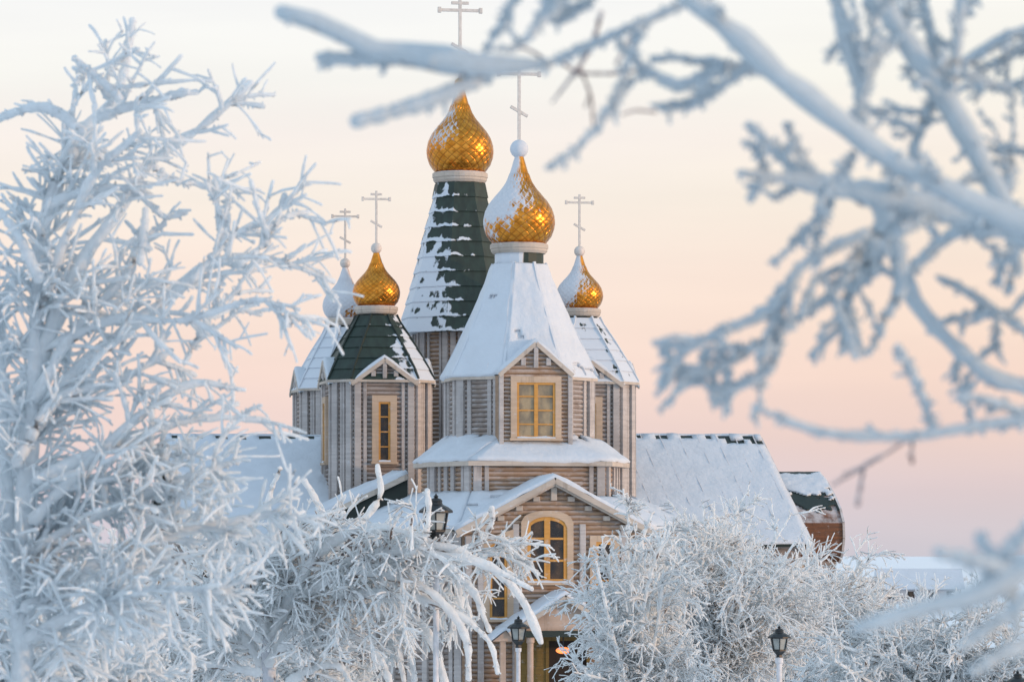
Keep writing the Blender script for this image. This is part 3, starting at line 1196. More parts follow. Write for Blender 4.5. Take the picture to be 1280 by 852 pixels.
# leaning roof rising from the corner tower to the second tier
mb = MB()
a, b = Vector((-10.3, -13.3, 8.55)), Vector((-5.3, -14.6, 11.0))
back = Vector((0, 5.0, 0))
pl = [a, b, b + back, a + back]
nn = (pl[1] - pl[0]).cross(pl[3] - pl[0]).normalized()
mb.prism(pl, nn * (.16 if nn.z > 0 else -.16))
mb.prism([a + Vector((0, .2, -.02)), b + Vector((0, .2, -.02)), Vector((-5.3, -14.4, 8.0)), Vector((-9.8, -13.1, 8.0))], (0, 4.4, 0))
lr = mb.build('leaning_roof', M['green'], church)
up_ = Vector((0, 0, .17))
snow_sheet('roof_snow', [[tuple(a + up_ + Vector((0, -.15, 0))), tuple(b + up_ + Vector((0, -.15, 0)))], [tuple(a + back + up_), tuple(b + back + up_)]], lr, thick=.24, seg=12, seed=4)
mb = MB()
mb.beam(tuple(a + Vector((0, -.1, .02))), tuple(b + Vector((0, -.1, .02))), .12, .26)
mb.build('rake_board', M['trim'], lr)


# ------------------------------------------------------------------ frosted trees
def tubes(P_, R_, sides):
    """P_: N x K x 3 centre lines, R_: N x K radii -> vertices, quads"""
    N, K, _ = P_.shape
    T = np.gradient(P_, axis=1)
    T /= np.linalg.norm(T, axis=2, keepdims=True) + 1e-9
    ref = np.where(np.abs(T[:, :, 2:3]) > 0.9, np.array([1.0, 0, 0]), np.array([0, 0, 1.0]))
    A = np.cross(T, ref)
    A /= np.linalg.norm(A, axis=2, keepdims=True) + 1e-9
    B = np.cross(T, A)
    ang = np.arange(sides) * 2 * np.pi / sides
    V = P_[:, :, None, :] + R_[:, :, None, None] * (A[:, :, None, :] * np.cos(ang)[None, None, :, None] + B[:, :, None, :] * np.sin(ang)[None, None, :, None])
    idx = np.arange(N * K * sides).reshape(N, K, sides)
    nx = np.roll(idx, -1, axis=2)
    Q = np.stack([idx[:, :-1], nx[:, :-1], nx[:, 1:], idx[:, 1:]], axis=-1).reshape(-1, 4)
    return V.reshape(-1, 3), Q


def tube_mesh(name, sets, mat, parent):
    Vs, Qs, o = [], [], 0
    for P_, R_, s in sets:
        v, q = tubes(P_, R_, s)
        Vs.append(v)
        Qs.append(q + o)
        o += len(v)
    V = np.concatenate(Vs)
    Q = np.concatenate(Qs)
    if parent is not None:
        V = V - np.array(parent.location)
    me = bpy.data.meshes.new(name)
    me.vertices.add(len(V))
    me.vertices.foreach_set('co', V.astype(np.float32).ravel())
    me.loops.add(len(Q) * 4)
    me.loops.foreach_set('vertex_index', Q.astype(np.int32).ravel())
    me.polygons.add(len(Q))
    me.polygons.foreach_set('loop_start', np.arange(0, len(Q) * 4, 4, dtype=np.int32))
    me.polygons.foreach_set('use_smooth', np.ones(len(Q), dtype=bool))
    me.materials.append(mat)
    me.update(calc_edges=True)
    ob = bpy.data.objects.new(name, me)
    COL.objects.link(ob)
    ob.parent = parent
    return ob


def resample(pts, K):
    pts = np.array(pts, float)
    # Catmull-Rom through the points
    if len(pts) > 2:
        ext = np.concatenate([[2 * pts[0] - pts[1]], pts, [2 * pts[-1] - pts[-2]]])
        out = []
        for i in range(1, len(ext) - 2):
            for t in np.linspace(0, 1, 12, endpoint=False):
                a, b, c, d = ext[i - 1:i + 3]
                out.append(0.5 * ((2 * b) + (c - a) * t + (2 * a - 5 * b + 4 * c - d) * t * t + (3 * b - a - 3 * c + d) * t ** 3))
        out.append(pts[-1])
        pts = np.array(out)
    L = np.concatenate([[0], np.cumsum(np.linalg.norm(np.diff(pts, axis=0), axis=1))])
    s = np.linspace(0, L[-1], K)
    return np.stack([np.interp(s, L, pts[:, k]) for k in range(pts.shape[1])], axis=1)


def limb_set(specs, Y, K=26, spread=0.0, lump=0.16, rng=RNG, taper_tip=True):
    """specs: lists of (px, py, width px[, dY]) -> N x K x 3, N x K"""
    Ps, Rs = [], []
    for sp in specs:
        d0 = rng.normal(0, spread) * .3
        d1 = rng.normal(0, spread)
        arr = []
        for i, q in enumerate(sp):
            t = i / max(1, len(sp) - 1)
            y = Y + (q[3] if len(q) > 3 else d0 * (1 - t) + d1 * t)
            x, yy, z = W(q[0], q[1], y)
            arr.append((x, yy, z, q[2] * y / F_PX / 2))
        r = resample(arr, K)
        step = np.linalg.norm(np.diff(r[:, :3], axis=0), axis=1).mean()
        r[1:-1, :3] += rng.normal(0, 0.06, (K - 2, 3)) * np.minimum(step, r[1:-1, 3:4] * 1.5)
        rad = r[:, 3] * (1 + rng.normal(0, lump, K))
        rad = np.maximum(rad, r[:, 3] * .5)
        ctr = r[:, :3]
        tdir = ctr[-1] - ctr[-2]
        tdir = tdir / (np.linalg.norm(tdir) + 1e-9)
        e_ = r[-1, 3]
        s_ = r[0, 3]
        t0_ = (ctr[0] - ctr[1]) / (np.linalg.norm(ctr[0] - ctr[1]) + 1e-9)
        ctr = np.concatenate([[ctr[0] + t0_ * s_ * .6], ctr, [ctr[-1] + tdir * e_ * .6], [ctr[-1] + tdir * e_ * .85]])
        rad = np.concatenate([[s_ * .1], rad, [e_ * .7], [e_ * .08]])
        Ps.append(ctr)
        Rs.append(rad)
    return np.array(Ps), np.array(Rs)


def sprout(P_, R_, n, t_rng, len_rng, ang, rad, droop=0.0, bias=(0, 0, 0), K=7, wig=0.06, lump=0.15, rng=RNG, short=0.5, flat=1.0):
    """n side shoots along the parents (picked by length)"""
    N, KK, _ = P_.shape
    L = np.linalg.norm(np.diff(P_, axis=1), axis=2).sum(1)
    pick = rng.choice(N, n, p=L / L.sum())
    t = rng.uniform(t_rng[0], t_rng[1], n) * (KK - 3)
    i = np.minimum(t.astype(int), KK - 2)
    f = (t - i)[:, None]
    base = P_[pick, i] * (1 - f) + P_[pick, i + 1] * f
    pr = R_[pick, i]
    tan = P_[pick, i + 1] - P_[pick, i]
    tan /= np.linalg.norm(tan, axis=1, keepdims=True) + 1e-9
    rnd = rng.normal(0, 1, (n, 3))
    rnd[:, 1] *= flat
    rnd += np.array(bias)
    perp = rnd - (rnd * tan).sum(1, keepdims=True) * tan
    perp /= np.linalg.norm(perp, axis=1, keepdims=True) + 1e-9
    a = rng.uniform(ang[0], ang[1], n)[:, None]
    d = tan * np.cos(a) + perp * np.sin(a)
    ln = rng.uniform(len_rng[0], len_rng[1], n) * (1 - short * (t / (KK - 1)))
    st = (ln / (K - 1))[:, None]
    pts = [base]
    for k in range(K - 1):
        d = d + rng.normal(0, wig, (n, 3)) + np.array([0, 0, -droop])
        d /= np.linalg.norm(d, axis=1, keepdims=True) + 1e-9
        pts.append(pts[-1] + d * st)
    Pn = np.stack(pts, axis=1)
    r0 = rng.uniform(rad[0], rad[1], n)
    r0 = np.minimum(r0, np.maximum(pr * 1.0, rad[0] * .6))
    Pn = np.concatenate([Pn, (pts[-1] + d * r0[:, None] * .5)[:, None, :], (pts[-1] + d * r0[:, None] * .8)[:, None, :]], axis=1)
    tap = np.concatenate([np.linspace(1.0, 0.82, K), [.58, .08]])
    Rn = r0[:, None] * tap[None] * (1 + rng.normal(0, lump, (n, K + 2)))
    return Pn, np.maximum(Rn, r0[:, None] * .06)


# --- the tall blurred tree at the left of the view
def tree_left():
    Y = 38.0
    s = Y / F_PX
    t = tag(empty('frosted_tree', W(35, 1160, Y)), 'tall rime-white tree with upright forking limbs reaching above the low side wing', 'tree')
    trunk = [[(35, 1160, 42), (30, 900, 32), (28, 700, 25), (40, 520, 22), (46, 380, 20), (62, 255, 20), (104, 165, 18), (150, 122, 14)],
             [(32, 860, 22), (10, 640, 18), (2, 470, 18), (-8, 330, 14)]]
    Pt, Rt = limb_set(trunk, Y, K=40, spread=.25)
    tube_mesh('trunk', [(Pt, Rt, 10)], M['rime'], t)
    limbs = [
        [(42, 470, 24), (92, 345, 20), (140, 275, 17), (188, 205, 14), (250, 160, 12), (314, 104, 9)],
        [(40, 540, 22), (110, 450, 18), (200, 380, 14), (262, 332, 12), (330, 322, 9), (418, 352, 6)],
        [(104, 165, 14), (62, 135, 12), (20, 140, 11), (-25, 160, 10)],
        [(120, 150, 13), (165, 132, 12), (205, 122, 10), (233, 115, 11)],
        [(92, 72, 7), (120, 95, 9), (150, 122, 10)],
        [(190, 205, 9), (215, 225, 7), (258, 231, 6)],
        [(170, 240, 8), (205, 270, 7), (232, 265, 7)],
        [(240, 350, 9), (280, 300, 9), (284, 250, 8)],
        [(300, 330, 9), (338, 295, 8), (356, 243, 7)],
        [(335, 285, 7), (360, 270, 7), (386, 265, 7)],
        [(45, 600, 18), (160, 548, 14), (250, 523, 10), (336, 525, 6)],
        [(40, 650, 18), (130, 560, 14), (230, 482, 10), (305, 487, 7)],
        [(30, 690, 18), (120, 645, 15), (220, 602, 10), (300, 575, 7)],
        [(30, 760, 18), (130, 700, 15), (240, 662, 12), (350, 640, 8)],
        [(30, 800, 18), (110, 760, 15), (200, 735, 10), (280, 740, 7)],
        [(62, 255, 15), (105, 240, 13), (150, 235, 11), (190, 245, 8)],
        [(50, 350, 16), (20, 290, 12), (-15, 250, 10)],
        [(46, 400, 15), (85, 290, 13), (120, 215, 11), (175, 165, 9)],
        [(42, 500, 16), (90, 420, 13), (160, 340, 10), (180, 290, 9)],
        [(50, 440, 14), (140, 400, 12), (230, 400, 9), (330, 375, 7), (385, 420, 5)],
        [(20, 580, 16), (70, 500, 13), (140, 480, 10), (210, 440, 8)],
        [(140, 130, 10), (120, 100, 8), (92, 85, 6)],
        [(30, 720, 15), (90, 610, 12), (140, 600, 10), (200, 560, 7)],
        [(230, 455, 7), (262, 395, 7), (300, 360, 6)],
    ]
    Pl, Rl = limb_set(limbs, Y, K=22, spread=.5)
    Pb, Rb = limb_set([[(146, 125, 13), (155, 90, 12), (160, 60, 12), (166, 26, 11)], [(92, 72, 9), (110, 88, 10), (140, 118, 10)],
                       [(175, 330, 10), (180, 292, 11), (182, 262, 9)], [(292, 128, 11), (312, 104, 8)]], Y, K=22, spread=.1)
    tube_mesh('limb', [(Pl, Rl, 8), (Pb, Rb, 7)], M['rime'], t)
    PA = np.concatenate([Pl, resample_stack(Pt, 25)])
    RA = np.concatenate([Rl, np.array([np.interp(np.linspace(0, 42, 25), np.arange(43), r) for r in Rt])])
    a, ar = sprout(PA, RA, 200, (.15, 1.0), (60 * s, 130 * s), (.45, 1.1), (2.4 * s, 4.0 * s), droop=.01, bias=(.35, 0, .2), K=9, wig=.05, flat=.7, short=.65)
    b, br = sprout(a, ar, 620, (.15, 1.0), (30 * s, 85 * s), (.5, 1.15), (1.8 * s, 3.0 * s), droop=.03, K=7, wig=.05, flat=.7)
    c, cr = sprout(b, br, 420, (.2, 1.0), (14 * s, 38 * s), (.5, 1.2), (1.5 * s, 2.4 * s), droop=.05, K=5, wig=.06)
    m_ = (PA[:, :, 2].mean(1) < W(0, 590, Y)[2])
    d, dr = sprout(PA[m_], RA[m_], 270, (.1, 1.0), (60 * s, 140 * s), (.5, 1.3), (2.4 * s, 4 * s), droop=.03, bias=(.2, 0, .1), K=9, wig=.06)
    e, er = sprout(d, dr, 1600, (.15, 1.0), (26 * s, 72 * s), (.5, 1.2), (1.4 * s, 2.6 * s), droop=.04, K=6, wig=.07)
    f, fr_ = sprout(np.concatenate([Pl, resample_stack(Pt, 25)]), RA, 1500, (.05, .98), (5 * s, 12 * s), (.9, 1.5), (1.6 * s, 3 * s), K=4, wig=.1)
    g, gr = sprout(a, ar, 1500, (.05, .98), (4 * s, 8 * s), (.9, 1.5), (1.3 * s, 2.2 * s), K=4, wig=.1)
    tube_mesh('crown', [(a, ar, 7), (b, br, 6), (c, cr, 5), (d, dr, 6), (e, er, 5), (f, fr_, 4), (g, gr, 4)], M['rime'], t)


def resample_stack(P_, K):
    return np.array([resample(p, K) for p in P_])


tree_left()


def bush(name, label, px0, base_py, Y, limbs, n1, n2, n3, l1, l2, l3, r1, r2, r3, mat, droop=.06, spread=.6, trunk_w=26, ang=(.4, 1.1), cat='tree', wig=.16, seed=1, tr_top=None, reach=(.12, 1.0)):
    rng = np.random.default_rng(seed)
    s = Y / F_PX
    t = tag(empty(name, W(px0, base_py, Y)), label, cat)
    top = tr_top or (px0, base_py - 140)
    Pt, Rt = limb_set([[(px0, base_py, trunk_w), ((px0 + top[0]) / 2 + 4, (base_py + top[1]) / 2, trunk_w * .85), (top[0], top[1], trunk_w * .6)]], Y, K=14, rng=rng)
    tube_mesh('trunk', [(Pt, Rt, 9)], M['bark'], t)
    Pl, Rl = limb_set(limbs, Y, K=34, spread=spread, rng=rng, lump=.2)
    tube_mesh('limb', [(Pl, Rl, 7)], mat, t)
    a, ar = sprout(Pl, Rl, n1, reach, (l1[0] * s, l1[1] * s), ang, (r1[0] * s, r1[1] * s), droop=droop, K=9, wig=wig, rng=rng)
    b, br = sprout(a, ar, n2, (.15, 1.0), (l2[0] * s, l2[1] * s), (.4, 1.2), (r2[0] * s, r2[1] * s), droop=droop, K=6, wig=wig, rng=rng)
    fe, fer = sprout(Pl, Rl, 40 * len(limbs), (.1, 1.0), (4 * s, 10 * s), (.7, 1.4), (1.2 * s, 2.4 * s), K=4, wig=.08, rng=rng)
    sets = [(a, ar, 6), (b, br, 5), (fe, fer, 4)]
    if n3:
        c, cr = sprout(b, br, n3, (.2, 1.0), (l3[0] * s, l3[1] * s), (.4, 1.2), (r3[0] * s, r3[1] * s), droop=droop, K=4, wig=wig, rng=rng)
        sets.append((c, cr, 4))
    tube_mesh('crown', sets, mat, t)
    return t


# --- arching tree before the left wing
arch = [
    [(335, 800, 16, 0), (400, 690, 14, -1), (470, 658, 13, -2), (535, 678, 12, -2.4), (600, 700, 12, -2.4), (648, 742, 11, -2.2), (676, 802, 8, -2)],
    [(400, 720, 12, -.6), (470, 690, 12, -1.8), (560, 695, 11, -2.6), (612, 708, 10, -2.6), (664, 736, 8, -2.6)],
    [(350, 760, 14, 0), (440, 715, 13, -1.6), (530, 735, 11, -2.4), (580, 790, 9, -2.4), (586, 848, 7, -2.4)],
    [(560, 690, 10), (574, 735, 10), (577, 790, 9)],
    [(470, 700, 10, -1.6), (530, 705, 11, -2.2), (585, 730, 10, -2.2), (612, 788, 7, -2)],
    [(420, 745, 11, -1), (490, 740, 11, -2), (560, 760, 10, -2.3), (610, 800, 8, -2.3), (622, 840, 7, -2.3)],
    [(360, 790, 14), (450, 750, 11), (520, 775, 11), (545, 815, 10), (560, 870, 9)],
    [(430, 770, 10), (480, 775, 10), (510, 800, 9), (518, 850, 8)],
    [(440, 720, 9), (500, 715, 10), (540, 745, 10), (556, 785, 9)],
    [(330, 800, 14), (400, 700, 12), (440, 665, 9), (474, 622, 8), (472, 582, 7)],
    [(570, 690, 8), (600, 676, 7), (614, 655, 7), (615, 634, 6)],
    [(585, 698, 8), (620, 690, 8), (634, 684, 7)],
    [(505, 700, 8, -2.4), (530, 672, 7, -3), (536, 640, 7, -3), (534, 612, 6, -3)],
    [(330, 790, 14), (345, 690, 12), (335, 630, 9), (350, 585, 7)],
    [(330, 790, 14), (300, 700, 12), (262, 650, 9), (228, 640, 7)],
    [(325, 800, 13), (260, 730, 12), (200, 715, 9), (150, 745, 8)],
    [(320, 810, 13), (240, 780, 11), (180, 800, 9), (140, 850, 7)],
    [(335, 780, 13), (390, 700, 11), (400, 640, 9), (380, 600, 7)],
    [(345, 780, 13), (430, 705, 11), (480, 685, 9), (510, 690, 7)],
    [(350, 810, 13), (420, 790, 11), (470, 815, 9), (490, 860, 8)],
    [(335, 830, 13), (380, 760, 11), (450, 745, 9), (490, 790, 8), (505, 850, 7)],
    [(325, 830, 13), (290, 760, 11), (300, 690, 9), (320, 650, 7)],
    [(325, 840, 12), (250, 830, 10), (200, 850, 8)],
    [(360, 850, 12), (420, 830, 10), (450, 880, 8)],
    [(340, 800, 12), (360, 700, 10), (390, 660, 8), (430, 640, 6)],
]
bush('frosted_tree', 'bushy rime-covered tree with thick white branches arching down beside the entrance gable', 335, 1150, 84.0, arch,
     230, 1600, 3000, (40, 110), (22, 62), (8, 28), (1.5, 2.9), (1.0, 1.9), (.75, 1.3), M['rime_far'], droop=.07, spread=1.0, seed=5, tr_top=(335, 790), reach=(.06, .46), wig=.06)

# --- pale tangle low at the far left
low = []
rg = np.random.default_rng(8)
for k in range(24):
    a = rg.uniform(-1.5, 1.5)
    L = rg.uniform(150, 320)
    x0, y0 = 60 + rg.normal(0, 25), 960
    x1, y1 = x0 + math.sin(a) * L * .85, y0 - math.cos(a) * L * .85 - 40
    low.append([(x0, y0, 14), ((x0 + x1) / 2 + rg.normal(0, 12), (y0 + y1) / 2 - 30, 11), (x1, y1, 7)])
bush('frosted_shrub', 'low dense frosted shrub spreading at the foot of the tall forked tree', 60, 1100, 52.0, low,
     240, 2000, 3200, (45, 120), (20, 56), (8, 24), (2.0, 3.6), (1.5, 2.6), (1.1, 1.9), M['rime'], droop=.04, spread=.8, cat='shrub', seed=9, tr_top=(60, 950))


# --- finely twigged trees before the right wing
def fan(cx, base, rx, ry, n, seed, w0=6, w1=3.2, lean=0.0):
    r = np.random.default_rng(seed)
    out = []
    for k in range(n):
        a = r.uniform(-1.75, 1.75)
        q = r.uniform(.55, .97)
        x0, y0 = cx + r.normal(0, rx * .05), base
        x2, y2 = cx + math.sin(a) * rx * q + lean, base - ry * .35 - math.cos(a) * ry * .62 * q
        x1, y1 = cx + (x2 - cx) * .42 + r.normal(0, 10), base - (base - y2) * .62 + r.normal(0, 8)
        out.append([(x0, y0, w0), (x1, y1, (w0 + w1) / 2), (x2, y2, w1)])
    return out


bush('frosted_tree', 'round-crowned finely twigged frosted tree below the snowy right wing roof', 878, 1010, 112.0, fan(878, 900, 172, 262, 46, 3),
     480, 3600, 7600, (36, 95), (18, 50), (8, 24), (1.0, 1.8), (.75, 1.3), (.6, 1.0), M['rime_far'], droop=.05, spread=1.6, trunk_w=16, seed=21, wig=.12, tr_top=(878, 890))
bush('frosted_tree', 'wide frosted tree behind the lone lantern below the barrel-roofed end', 1010, 1000, 120.0, fan(1010, 890, 165, 225, 36, 4),
     380, 2700, 5400, (36, 90), (18, 48), (8, 24), (1.0, 1.7), (.75, 1.25), (.6, .95), M['rime_far'], droop=.05, spread=1.6, trunk_w=15, seed=22, wig=.12, tr_top=(1010, 880))
bush('frosted_tree', 'low pale frosted tree under the open horizon beside the distant snow-roofed house', 1190, 980, 100.0, fan(1190, 900, 190, 160, 34, 6),
     360, 2600, 4800, (36, 95), (14, 42), (7, 18), (1.2, 2.0), (.85, 1.5), (.7, 1.15), M['rime_far'], droop=.05, spread=1.4, trunk_w=15, seed=23, wig=.11, tr_top=(1190, 880))
bush('frosted_tree', 'narrow white frosted tree crossing the arched gable window and porch corner', 800, 985, 100.0, fan(800, 930, 82, 308, 40, 7),
     320, 2200, 3800, (34, 90), (14, 40), (7, 18), (1.2, 2.0), (.85, 1.5), (.7, 1.15), M['rime_far'], droop=.09, spread=1.2, trunk_w=12, seed=24, wig=.11, cat='tree', tr_top=(800, 915))
bush('frosted_tree', 'thin-twigged frosted tree standing close before the snowy right wing roof', 925, 930, 150.0, fan(925, 850, 120, 250, 30, 12, 5, 2.5),
     260, 1200, 1600, (26, 70), (12, 34), (6, 15), (1.1, 1.8), (.9, 1.4), (.7, 1.1), M['rime_far'], droop=.03, spread=1.6, trunk_w=12, seed=25, wig=.11, tr_top=(925, 840))
bush('frosted_shrub', 'dense frosted shrub low behind the arching tree', 400, 1010, 88.0, fan(385, 950, 130, 150, 26, 13),
     320, 2000, 3200, (36, 90), (14, 40), (7, 18), (1.3, 2.3), (.95, 1.7), (.7, 1.3), M['rime_far'], droop=.07, spread=1.2, trunk_w=12, seed=26, wig=.11, cat='shrub', tr_top=(395, 930))
bush('frosted_tree', 'frost-covered tree in front of the left wing roof behind the arching tree', 250, 1010, 95.0, fan(250, 930, 190, 290, 40, 14),
     440, 2800, 4600, (34, 95), (14, 42), (7, 18), (1.3, 2.3), (.95, 1.7), (.7, 1.3), M['rime_far'], droop=.05, spread=1.6, trunk_w=15, seed=27, wig=.11, tr_top=(250, 910))


# --- the near tree whose limbs hang into the view from the right
def near_tree():
    Y = 13.5
    s = Y / F_PX
    t = tag(empty('frosted_tree', W(1680, 1350, Y)), 'nearby blue-shadowed rimed tree whose thick limbs hang across the sky above the right wing', 'tree')
    Pt, Rt = limb_set([[(1680, 1350, 110), (1665, 800, 95), (1650, 420, 80), (1620, 150, 60), (1560, -120, 40)]], Y, K=26)
    tube_mesh('trunk', [(Pt, Rt, 12)], M['bark'], t)
    groups = [
        # main limb running up to the left, its sprays
        [[(1652, 420, 60), (1450, 330, 48), (1280, 278, 40), (1190, 240, 33), (1100, 190, 30), (1040, 146, 28), (940, 62, 29), (868, 0, 27), (800, -70, 22)],
         [(1080, 180, 18), (1076, 110, 20), (1060, 60, 20), (1042, -20, 18)],
         [(1072, 150, 9), (1088, 70, 11), (1096, -20, 12)],
         [(960, 85, 10), (900, 85, 13), (850, 106, 16), (800, 80, 13), (776, 55, 10)],
         [(945, 80, 9), (905, 105, 12), (870, 125, 12), (838, 136, 8)],
         [(1068, 190, 8), (1055, 215, 9), (1030, 235, 8)]],
        [[(1300, 290, 46), (1180, 262, 42), (1100, 244, 36), (1020, 228, 26), (968, 222, 16), (924, 216, 9)],
         [(1022, 226, 13), (985, 205, 13), (960, 180, 12), (936, 156, 11)],
         [(1020, 222, 12), (1000, 190, 12), (982, 155, 9)],
         [(1030, 240, 14), (1022, 270, 9), (975, 322, 6), (966, 328, 5)],
         [(1040, 250, 10), (1020, 300, 8), (1022, 330, 6)]],
        [[(1640, 380, 40), (1430, 300, 36), (1300, 300, 30), (1252, 250, 28), (1215, 180, 30), (1165, 95, 28), (1115, 25, 26), (1080, -40, 20)],
         [(1168, 120, 12), (1155, 150, 14), (1142, 190, 12), (1148, 215, 8)],
         [(1146, 160, 9), (1118, 152, 9), (1085, 138, 7)],
         [(1190, 110, 14), (1196, 60, 16), (1204, -20, 16)],
         [(1175, 110, 13), (1165, 50, 14), (1148, -20, 13)],
         [(1140, 60, 12), (1110, 50, 10), (1050, 60, 7)]],
        [[(1600, 60, 34), (1440, 20, 26), (1290, 35, 15), (1215, 72, 13), (1185, 96, 10)],
         [(1300, 55, 10), (1250, 75, 9), (1216, 92, 7)],
         [(1310, 88, 14), (1262, 108, 13), (1230, 102, 10), (1205, 90, 8)],
         [(1300, 190, 9), (1255, 190, 8)], [(1262, 235, 14), (1264, 200, 10)],
         [(1252, 260, 13), (1266, 300, 15), (1274, 342, 9)]],
        # left reaching thin limb with the two frosted prongs
        [[(1560, -120, 40), (1200, -90, 30), (960, -40, 20), (845, 10, 13), (760, 46, 11), (690, 76, 12), (640, 82, 30), (600, 78, 36), (540, 72, 32), (470, 62, 32), (420, 36, 28), (385, 24, 24), (350, 15, 18)],
         [(545, 76, 18), (500, 72, 22), (450, 74, 19), (400, 72, 16)],
         [(610, 90, 26), (570, 112, 24), (510, 134, 22), (444, 152, 18)],
         [(800, 35, 5), (780, 92, 9), (758, 145, 8), (715, 190, 8), (684, 208, 5)],
         [(745, -25, 9), (700, 4, 9), (652, 55, 8), (610, 62, 4)],
         [(655, -20, 9), (635, 15, 10), (606, 66, 6)],
         [(760, -20, 9), (715, 18, 13), (690, 26, 9)],
         [(700, -20, 12), (678, 20, 13), (658, 50, 8)]],
        [[(700, 76, 5), (722, 90, 4.5), (760, 92, 4), (810, 88, 4)],
         [(752, 15, 6), (738, 60, 6), (715, 95, 5), (690, 128, 3)],
         [(725, 85, 4), (738, 120, 4), (742, 160, 3)],
         [(838, 10, 5), (800, 30, 5), (770, 80, 4)],
         [(820, 140, 4), (795, 138, 4), (778, 143, 3)],
         [(690, 80, 5), (660, 62, 4), (640, 60, 3)]],
        # hanging clump below the main limb
        [[(1130, 235, 34), (1100, 290, 34), (1085, 335, 26), (1060, 370, 18), (1055, 440, 9)],
         [(1095, 250, 22), (1120, 300, 24), (1125, 360, 18), (1105, 400, 11), (1086, 442, 8)],
         [(1085, 290, 16), (1040, 310, 15), (1000, 335, 14), (965, 385, 13), (900, 415, 12), (860, 432, 14), (818, 428, 9)],
         [(1075, 310, 14), (1045, 360, 12), (990, 402, 11), (920, 448, 11), (880, 464, 10), (834, 464, 8)],
         [(976, 390, 9), (972, 430, 9), (962, 460, 12), (912, 490, 8), (888, 498, 6)],
         [(1060, 330, 10), (1020, 350, 9), (1005, 385, 7)]],
        [[(1640, 520, 40), (1420, 520, 30), (1290, 484, 22), (1240, 470, 20), (1180, 420, 20), (1140, 370, 22), (1120, 320, 22)],
         [(1300, 425, 13), (1240, 385, 12), (1205, 362, 11), (1172, 346, 7)],
         [(1130, 345, 15), (1180, 300, 16), (1225, 276, 16), (1290, 268, 20)],
         [(1245, 392, 6), (1246, 430, 7), (1248, 443, 6)],
         [(1198, 440, 8), (1196, 460, 7), (1195, 475, 6)],
         [(836, 436, 7), (832, 480, 8)], [(880, 440, 7), (878, 474, 9)], [(912, 450, 6), (906, 500, 6)]],
        # low limb across the pink sky
        [[(1640, 560, 34), (1430, 530, 22), (1290, 524, 15), (1200, 536, 13), (1130, 546, 12), (1060, 545, 12), (1000, 532, 11), (942, 508, 8)],
         [(1168, 538, 11), (1155, 500, 12), (1140, 465, 12), (1122, 432, 8)],
         [(1290, 524, 14), (1260, 508, 13), (1230, 500, 12), (1202, 494, 8)]],
        [[(1138, 546, 5), (1110, 565, 5), (1080, 582, 6), (1040, 606, 4)],
         [(1080, 580, 5), (1076, 605, 5), (1072, 630, 7)],
         [(1140, 548, 4), (1140, 578, 5)], [(1140, 546, 3), (1100, 540, 3), (1086, 528, 2)]],
    ]
    for gi, g in enumerate(groups):
        brown = gi in (5, 9)
        Pg, Rg = limb_set(g, Y + (gi % 4 - 1.5) * .35, K=30, spread=.10, lump=.13)
        L = np.linalg.norm(np.diff(Pg, axis=1), axis=2).sum(1).sum() / s
        n = int(L / (26 if not brown else 90))
        a, ar = sprout(Pg, Rg, n, (.35, .99), (12 * s, 34 * s), (.6, 1.3), ((2.2 * s, 4.5 * s) if not brown else (1.2 * s, 2 * s)), droop=.10, bias=(-.4, 0, -.3), K=6, wig=.12)
        sets = [(Pg, Rg, 9), (a, ar, 7)]
        if gi in (0, 1, 2, 3, 6, 7):
            x_, xr = sprout(Pg, Rg, {0: 16, 1: 10, 2: 34, 3: 26, 6: 30, 7: 18}[gi], (.2, .95), (45 * s, 130 * s), (.5, 1.2), (2.6 * s, 5.6 * s), droop=.06, bias=(-.3, 0, -.2), K=9, wig=.14, lump=.12)
            y_, yr = sprout(x_, xr, {0: 34, 1: 22, 2: 70, 3: 50, 6: 60, 7: 34}[gi], (.3, .95), (14 * s, 40 * s), (.6, 1.3), (2.4 * s, 4 * s), droop=.1, K=6, wig=.12)
            z_, zr = sprout(x_, xr, 700, (.02, .99), (4 * s, 11 * s), (.9, 1.5), (1.5 * s, 3 * s), K=4, wig=.1)
            sets += [(x_, xr, 7), (y_, yr, 6), (z_, zr, 5)]
        if not brown:
            # rime feathers: short stubby growth that roughens the outline
            b, br = sprout(Pg, Rg, int(L / 1.3), (.02, .99), (5 * s, 15 * s), (.8, 1.5), (1.2 * s, 2.8 * s), K=4, wig=.1)
            sets.append((b, br, 5))
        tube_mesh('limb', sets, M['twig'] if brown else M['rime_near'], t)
    # the low limb nearest the viewer
    Y2 = 9.5
    g = [[(1850, 800, 60), (1500, 660, 46), (1290, 705, 34), (1245, 735, 32), (1190, 752, 28), (1130, 768, 22), (1070, 785, 14)],
         [(1290, 655, 20), (1260, 690, 22), (1235, 725, 22)],
         [(1262, 712, 18), (1225, 702, 20), (1172, 690, 14)],
         [(1250, 706, 15), (1238, 690, 14), (1222, 668, 10)],
         [(1262, 730, 14), (1268, 765, 14), (1272, 790, 10)],
         [(1290, 745, 16), (1240, 780, 16), (1200, 812, 10)],
         [(1300, 800, 18), (1260, 812, 18), (1215, 840, 12)]]
    Pg, Rg = limb_set(g, Y2, K=26, spread=.06)
    s2 = Y2 / F_PX
    b, br = sprout(Pg, Rg, 260, (.02, .99), (6 * s2, 16 * s2), (.9, 1.5), (2.5 * s2, 5 * s2), K=4, wig=.1)
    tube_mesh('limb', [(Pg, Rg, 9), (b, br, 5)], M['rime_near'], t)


near_tree()


